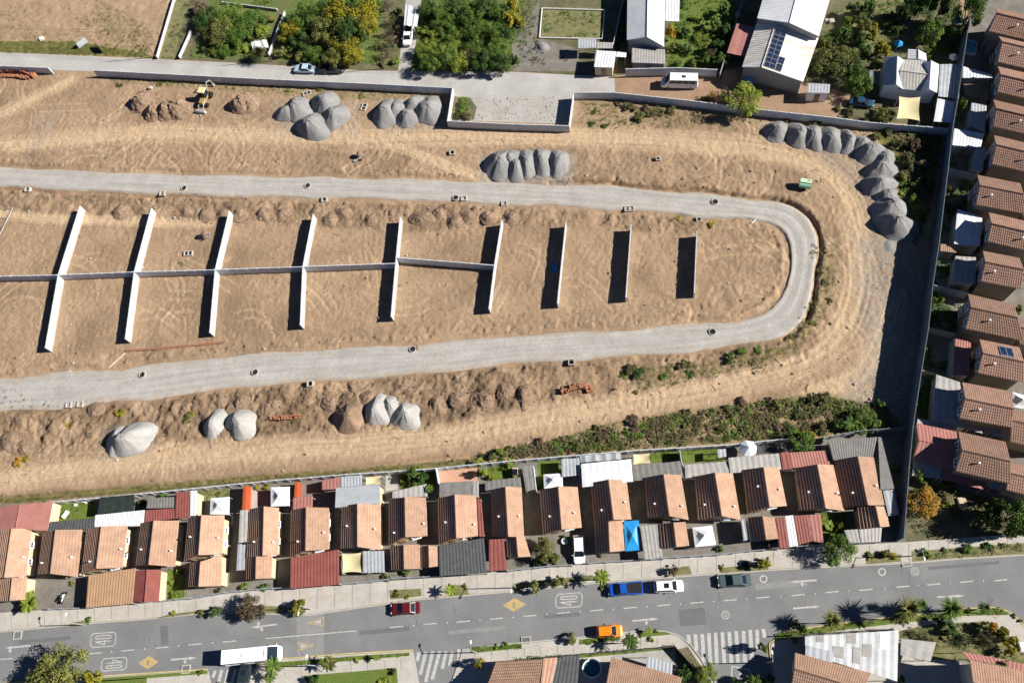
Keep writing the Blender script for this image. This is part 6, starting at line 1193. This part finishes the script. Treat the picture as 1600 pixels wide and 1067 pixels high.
cluster('in the back gardens of the terracotta row','plants in the back gardens of the row',[(645,742,12,2.8,T,'dark'),(660,748,11,3,T,'dark'),(672,765,8,3,'palm','green'),(632,745,9,2.2,B_,'green'),(756,738,10,2.6,T,'lime'),(765,745,6,2,B_,'yellow'),(848,745,7,2.4,B_,'lime'),(843,758,6,2.4,B_,'green'),(220,785,7,2.2,B_,'dark'),(252,774,6,2,B_,'green'),(790,730,6,1.4,B_,'green'),(340,772,5,.6,B_,'green'),(400,762,5,1,B_,'yellow'),(415,760,5,1,B_,'yellow'),(985,768,5,1.6,B_,'yellow'),(650,731,7,1.5,B_,'green'),(797,722,7,1.4,'palm','lime')])
cluster('in the front yards of the terracotta row','plants in the front yards of the row',[(48,941,20,2.6,'banana','lime'),(110,910,5,.8,B_,'olive'),(278,892,6,1.6,B_,'lime'),(266,910,5,1.4,B_,'lime'),(268,930,6,1.4,B_,'lime'),(379,916,8,1.4,B_,'green'),(410,916,7,1.2,B_,'green'),(605,903,6,1.2,B_,'olive'),(635,893,9,1.2,B_,'green'),(597,900,5,.8,B_,'weed'),(845,850,10,3,T,'olive'),(852,862,19,3.6,T,'olive'),(868,872,10,2.6,T,'olive'),(838,880,8,1.6,B_,'dark'),(882,840,5,1.2,B_,'green'),(1125,856,7,1.4,B_,'green'),(1293,822,10,2.6,'banana','lime'),(1300,838,10,2.6,B_,'lime'),(1312,820,9,2.2,B_,'olive'),(938,866,4,.8,B_,'green'),(340,922,6,.8,B_,'weed')])
cluster('along the northern pavement of the road','street trees of the northern pavement',[(136,967,5,1.2,B_,'green'),(268,958,5,1.2,B_,'lime'),(312,957,6,1.3,B_,'olive'),(337,956,9,1.8,T,'dark'),(390,952,21,3.6,T,'brown'),(468,946,14,2.8,T,'yellow'),(618,927,6,1,B_,'olive'),(635,932,5,.8,B_,'lime'),(705,922,11,2.4,'palm','lime'),(725,915,5,1,B_,'olive'),(808,921,5,1,B_,'dark'),(835,914,11,2.4,T,'olive'),(872,910,11,2.4,T,'olive'),(887,913,5,1,B_,'olive'),(940,903,14,3.2,'palm','lime'),(1053,892,10,1.8,T,'brown'),(1128,885,6,1,B_,'olive'),(1167,882,7,1.3,B_,'dark'),(1193,881,13,2.6,T,'yellow'),(1310,858,26,4.4,T,'green'),(1360,868,8,1.2,B_,'olive'),(1385,866,10,1.4,B_,'olive'),(1397,866,7,1.2,B_,'yellow'),(1448,863,9,1.2,B_,'green'),(1477,860,7,.9,B_,'dark'),(1512,858,10,1.3,B_,'green'),(1540,852,8,1,B_,'dark'),(1548,852,8,1,B_,'dark'),(1568,851,7,1,B_,'olive'),(940,918,5,.9,B_,'olive')])
cluster('along the southern side of the road','trees along the southern side of the road',[(94,1050,38,6,T,'olive'),(140,1058,14,3,T,'yellow'),(65,1062,24,5,T,'olive'),(430,1040,15,3.4,'palm','green'),(423,1058,10,2.2,'palm','green'),(516,1037,13,2.8,'palm','olive'),(310,1050,6,1,B_,'green'),(343,1070,6,1,B_,'green'),(490,1064,12,2,T,'dark'),(557,1030,5,.9,B_,'lime'),(589,1027,6,1.6,'palm','lime'),(575,1031,4,.8,B_,'dark'),(613,1050,6,1.8,B_,'dark'),(600,1062,9,.8,B_,'lime'),(747,1037,9,3,T,'yellow'),(775,1010,6,.9,B_,'green'),(790,1007,5,.9,B_,'lime'),(893,999,10,1.8,T,'olive'),(985,1003,14,3.6,'palm','dark'),(1014,985,6,1.4,'palm','lime'),(1018,998,5,1,B_,'lime'),(1025,985,4,.8,B_,'green'),(1103,1052,17,3.4,T,'lime'),(1068,1056,16,2.6,T,'dark'),(1150,1075,14,2.5,T,'green'),(1175,1067,16,3,T,'green')])
cluster('in the planting on the bottom right corner','trees on the bottom right corner',[(1194,1013,9,3.6,T,'green'),(1243,976,9,2,B_,'olive'),(1258,982,7,1.6,B_,'lime'),(1297,971,21,4.4,'spiky','olive'),(1243,1000,6,1.6,B_,'green'),(1415,952,26,5,'spiky','olive'),(1435,945,12,4,'spiky','green'),(1480,952,24,5,'spiky','green'),(1405,965,15,4,'palm','olive'),(1475,970,14,2.4,T,'dark'),(1500,950,7,.9,'thin','autumn'),(1513,955,8,.8,B_,'dark'),(1532,950,12,4.5,'spiky','dark'),(1487,985,13,1.8,T,'dark'),(1500,993,7,1,B_,'dark'),(1550,978,11,2.6,T,'autumn'),(1565,988,12,2.8,T,'yellow'),(1578,1000,12,2.8,T,'yellow'),(1580,1018,10,2.4,T,'yellow'),(1440,990,13,1.8,'thin','weed'),(1455,1003,12,1.6,'thin','weed'),(1540,1000,16,3,'thin','weed'),(1585,962,5,.8,B_,'dark'),(1596,970,5,.8,B_,'dark'),(1202,1062,10,2,B_,'dark'),(1410,1062,8,1.4,B_,'green')])
cluster('in the overgrown north east site corner','bushes of the overgrown north east corner',[(1405,222,12,1.8,B_,'weed'),(1430,225,14,2.2,B_,'brown'),(1450,220,12,2,B_,'weed'),(1420,250,14,2.2,B_,'weed'),(1445,255,14,2.2,B_,'brown'),(1412,275,9,1.5,B_,'olive'),(1435,282,13,2,B_,'weed'),(1428,308,10,1.6,B_,'green'),(1455,285,11,2,B_,'dark'),(1410,300,7,1.2,B_,'lime'),(1370,212,10,1.4,B_,'olive'),(1388,205,10,1.4,B_,'weed'),(1440,335,9,1.4,B_,'dark')])
cluster('on the bank below the long northern wall','weeds below the northern wall',[(722,163,13,1.2,B_,'green'),(728,180,10,1,B_,'weed'),(716,178,9,.9,B_,'weed'),(930,172,8,.7,B_,'olive'),(925,192,7,.6,B_,'dark'),(945,195,6,.6,B_,'dark'),(985,165,11,1,B_,'weed'),(1000,183,12,1,B_,'olive'),(1025,175,13,1.1,B_,'weed'),(1050,172,10,.9,B_,'weed'),(1010,170,9,.9,B_,'brown'),(965,160,8,.8,B_,'brown'),(1230,188,8,.8,B_,'brown'),(1275,192,9,.9,B_,'weed'),(450,140,6,.4,B_,'olive'),(565,148,7,.5,B_,'olive'),(500,138,7,.4,B_,'olive'),(250,130,7,.5,B_,'olive'),(262,128,6,.5,B_,'lime'),(185,133,6,.3,B_,'weed')])
cluster('scattered beside the lower loop road','shrubs beside the lower loop road',[(985,575,13,1.2,B_,'weed'),(1000,582,10,1,B_,'dark'),(1070,570,10,1,B_,'weed'),(1035,588,8,.8,B_,'green'),(975,587,7,.7,B_,'green'),(1078,583,8,.7,B_,'dark'),(1140,560,10,1,B_,'dark'),(1160,548,10,.9,B_,'green'),(1185,545,8,.7,B_,'green'),(993,612,5,.5,B_,'olive'),(1175,565,7,.6,B_,'weed'),(185,645,8,.7,B_,'yellow'),(103,662,7,.6,B_,'yellow'),(292,652,9,.8,B_,'olive'),(300,645,7,.6,B_,'yellow'),(28,722,9,.8,B_,'autumn'),(40,716,6,.6,B_,'yellow'),(755,622,10,.9,'thin','brown'),(1290,440,7,.6,B_,'weed'),(1297,470,7,.6,B_,'weed'),(1270,505,8,.6,B_,'olive'),(1235,525,8,.6,B_,'olive'),(1060,340,6,.4,B_,'yellow'),(1112,350,7,.5,B_,'yellow'),(283,412,5,.3,B_,'green')])
cluster('in the scrub strip south of the site','bushes of the southern scrub strip',[(763,712,6,0.8,B_,'olive'), (776,710,11,0.9,B_,'weed'), (783,715,8,0.8,B_,'green'), (797,699,6,0.8,B_,'olive'), (802,709,7,0.5,B_,'brown'), (818,707,8,0.8,B_,'brown'), (829,703,8,1.0,B_,'brown'), (837,708,7,0.5,B_,'brown'), (844,691,10,1.1,B_,'brown'), (860,693,8,0.9,B_,'olive'), (868,696,8,1.1,B_,'green'), (873,687,7,0.8,B_,'weed'), (890,702,8,0.8,B_,'brown'), (899,692,8,1.0,B_,'weed'), (904,697,10,1.0,B_,'olive'), (915,697,5,0.7,B_,'brown'), (931,668,7,0.8,B_,'weed'), (939,682,13,1.0,B_,'brown'), (953,672,6,0.7,B_,'brown'), (962,693,6,0.6,B_,'weed'), (965,689,7,0.8,B_,'brown'), (978,674,8,0.9,B_,'green'), (991,659,13,0.9,B_,'brown'), (1001,680,8,1.1,B_,'green'), (1010,672,5,0.8,B_,'brown'), (1019,664,8,0.7,B_,'weed'), (1031,665,7,0.9,B_,'brown'), (1039,665,8,0.7,B_,'weed'), (1050,669,7,0.7,B_,'olive'), (1060,654,8,0.7,B_,'olive'), (1073,643,7,1.0,B_,'weed'), (1078,660,10,0.8,B_,'weed'), (1089,656,10,0.9,B_,'brown'), (1105,665,6,0.6,B_,'brown'), (1114,642,6,0.8,B_,'green'), (1119,657,8,0.6,B_,'weed'), (1130,669,11,0.8,B_,'weed'), (1139,643,11,0.9,B_,'weed'), (1154,641,8,1.0,B_,'weed'), (1160,627,9,1.1,B_,'brown'), (1172,670,12,0.8,B_,'olive'), (1183,660,6,0.9,B_,'brown'), (1197,665,10,0.8,B_,'brown'), (1202,625,7,1.1,B_,'brown'), (1217,665,10,0.8,B_,'brown'), (1221,646,6,0.7,B_,'brown'), (1234,666,11,0.7,B_,'weed'), (1248,647,11,0.9,B_,'weed'), (1252,647,10,0.8,B_,'weed'), (1263,665,7,0.7,B_,'weed'), (1276,642,9,0.8,B_,'weed'), (1285,644,6,0.9,B_,'weed'), (1298,626,6,0.8,B_,'olive'), (1308,629,7,0.7,B_,'brown'), (1312,644,7,0.7,B_,'green'), (1324,643,7,0.5,B_,'weed'), (1338,667,6,0.8,B_,'weed'), (1345,668,7,0.8,B_,'weed')])
# uncountable low growth: scrub strip, verge grass, lawn tufts
def scatter(name,label,cat,polys,fo,size,seed,hgt=.6):
    rg=random.Random(seed); mb=MB()
    for pts,n in polys:
        pl=PX(pts); x0,x1=min(p.x for p in pl),max(p.x for p in pl); y0,y1=min(p.y for p in pl),max(p.y for p in pl); k=0; A=0
        while k<n and A<n*8:
            A+=1; x,y=rg.uniform(x0,x1),rg.uniform(y0,y1)
            if not inpoly(np.array([x]),np.array([y]),pl)[0]: continue
            if float(fbm(np.array(x*.35+seed),np.array(y*.35)))<.47: continue
            k+=1; z=max(gh(x,y),.02); s=size*rg.uniform(.5,1.3); H_2=hgt*rg.uniform(.4,1.2)
            for j in range(7):
                a=rg.uniform(0,6.28); ox,oy=rg.uniform(-s,s),rg.uniform(-s,s); dx,dy=math.cos(a)*s*.55,math.sin(a)*s*.55; zz=z+rg.uniform(.1,1)*H_2; t=rg.uniform(-.5,.5)*s
                mb.add([(x+ox-dx,y+oy-dy,zz),(x+ox-dy*.45,y+oy+dx*.45,zz+t*.5+.03),(x+ox+dx,y+oy+dy,zz+t*.6),(x+ox+dy*.45,y+oy-dx*.45,zz+.02)],[(0,1,2,3)])
    o=mb.build(name,FO[fo]); tag(o,label,cat,kind='stuff'); return o
strip_=[(745,716),(800,700),(860,690),(905,678),(960,662),(1010,656),(1060,645),(1120,640),(1200,628),(1290,618),(1385,640),(1400,668),(1340,670),(1288,680),(1220,682),(1000,700),(840,713)]
scatter('scrub','tangled olive scrub along the southern edge of the site','scrub',[(strip_,520)],'weed',.40,1,.55); scatter('scrub','greener scrub mixed into the southern edge of the site','scrub',[(strip_,420),([(1400,205),(1470,205),(1452,330),(1420,330),(1390,240)],300)],'green',.34,2,.5)
scatter('scrub','dry brown scrub on the southern edge and north east corner','scrub',[(strip_,380),([(1400,205),(1470,205),(1452,330),(1420,330),(1390,240)],350)],'brown',.35,6,.5)
scatter('weeds','low weeds over the banks and verges of the site','weeds',[([(150,118),(400,130),(680,145),(690,155),(400,142),(200,132)],130),([(905,160),(1080,172),(1180,190),(1100,200),(920,200)],160),([(960,585),(1110,560),(1240,540),(1190,580),(1000,610)],160),([(-10,782),(745,716),(745,722),(400,750),(-10,788)],160),([(-10,70),(230,70),(235,90),(-10,82)],230),([(1265,380),(1310,400),(1290,500),(1240,545)],120),([(100,10),(220,40),(220,70),(150,60)],70),([(-10,600),(-10,780),(200,700),(700,600),(860,570),(850,620),(300,690)],160),([(20,240),(600,250),(1000,260),(1200,290),(1200,300),(600,270)],40)],'olive',.20,3,.25)
scatter('ground_cover','rough garden undergrowth in the northern gardens','undergrowth',[([(300,90),(330,0),(425,0),(410,92)],260),([(440,90),(450,0),(630,0),(620,105)],420),([(650,108),(662,0),(840,0),(810,108)],520),([(1065,0),(1150,0),(1130,105),(1045,105)],300),([(1285,0),(1440,0),(1400,80),(1330,150),(1290,110)],340),([(848,16),(940,18),(938,58),(846,57)],60)],'green',.28,4,.45)
scatter('ground_cover','mixed dry undergrowth in gardens and verges','undergrowth',[([(1405,985),(1455,975),(1540,970),(1600,1020),(1600,1040),(1430,1030)],130),([(1427,865),(1598,850),(1598,862),(1430,875)],60),([(1420,750),(1600,800),(1600,830),(1418,840)],160),([(1450,445),(1490,455),(1485,520),(1450,510)],60),([(1440,600),(1462,590),(1455,650),(1430,650)],50),([(810,20),(845,20),(845,70),(900,100),(810,105)],120),([(250,90),(292,0),(310,0),(300,60),(290,92)],60)],'weed',.24,5,.35)
scatter('hedge_growth','clipped dark hedge growth along the southern pavement','hedge',[([(905,999),(968,992),(968,1000),(905,1008)],110),([(1000,986),(1045,987),(1046,992),(1000,996)],60),([(735,1012),(815,1005),(815,1012),(738,1020)],90),([(805,1028),(1055,1006),(1055,1012),(810,1036)],200),([(1210,990),(1320,974),(1500,954),(1560,950),(1580,960),(1500,962),(1330,982),(1215,999)],320),([(410,1038),(560,1025),(640,1020),(640,1024),(420,1043)],110)],'green',.16,7,.4)
scatter('ground_cover','shaded dark planting in the eastern gardens','undergrowth',[([(1470,285),(1520,275),(1520,325),(1465,375)],150),([(1462,400),(1490,400),(1486,440),(1456,440)],110),([(1452,455),(1505,465),(1495,515),(1447,505)],160),([(1444,540),(1488,540),(1487,580),(1440,575)],80),([(1432,600),(1460,592),(1456,655),(1428,655)],110),([(1492,235),(1520,235),(1518,262),(1486,258)],50),([(1600,270),(1640,270),(1640,500),(1600,480)],60),([(1440,0),(1505,0),(1500,95),(1440,75)],200)],'dark',.34,8,.6)
scatter('ground_cover','small tufts and plants in the back yards of the row','undergrowth',[([(90,787),(148,780),(149,812),(83,815)],60),([(310,768),(360,762),(360,776),(310,785)],40),([(764,730),(805,725),(806,748),(764,750)],60),([(1014,709),(1060,704),(1062,720),(1017,723)],40),([(1064,703),(1130,697),(1132,720),(1066,724)],70),([(262,890),(290,887),(288,935),(262,938)],60),([(1282,800),(1322,803),(1330,832),(1285,835)],60)],'lime',.16,9,.25)
# dead tree by the left edge and bare branches near the generator
def bare(label,x,y,h_,seed,name='dead_tree'):
    c=P(x,y); rg=random.Random(seed); mb=MB(); z=gh(c.x,c.y)
    def br(p,d,l_,r,k):
        q_=p+d*l_; mb.tube([p,(p+q_)/2+Vector((rg.uniform(-.1,.1),rg.uniform(-.1,.1),0)),q_],[r,r*.8,r*.6],5)
        if k:
            for j in range(3): br(q_,(d+Vector((rg.uniform(-.8,.8),rg.uniform(-.8,.8),rg.uniform(-.3,.4)))).normalized(),l_*.7,r*.6,k-1)
    br(Vector((c.x,c.y,z-.1)),Vector((.1,.2,1)).normalized(),h_*.4,.09,3); mb.build(name,M['bark'],label=label,cat='dead tree')
bare('bare dead tree near the left edge below the lower loop road',8,690,2.8,1); bare('bare branches beside the rusty chamber of the lower road, near black soil',752,612,1.6,2); bare('pale leafless tree in the lawn right of the long house',1110,84,2.6,3); bare('fallen bare branches next to the pale green generator',1282,285,.9,4)
bare('leafless street tree on the corner pavement at the far right',1532,960,4.2,6,'bare_tree'); bare('leafless tree over the dry corner garden',1537,1008,4.0,8,'bare_tree')
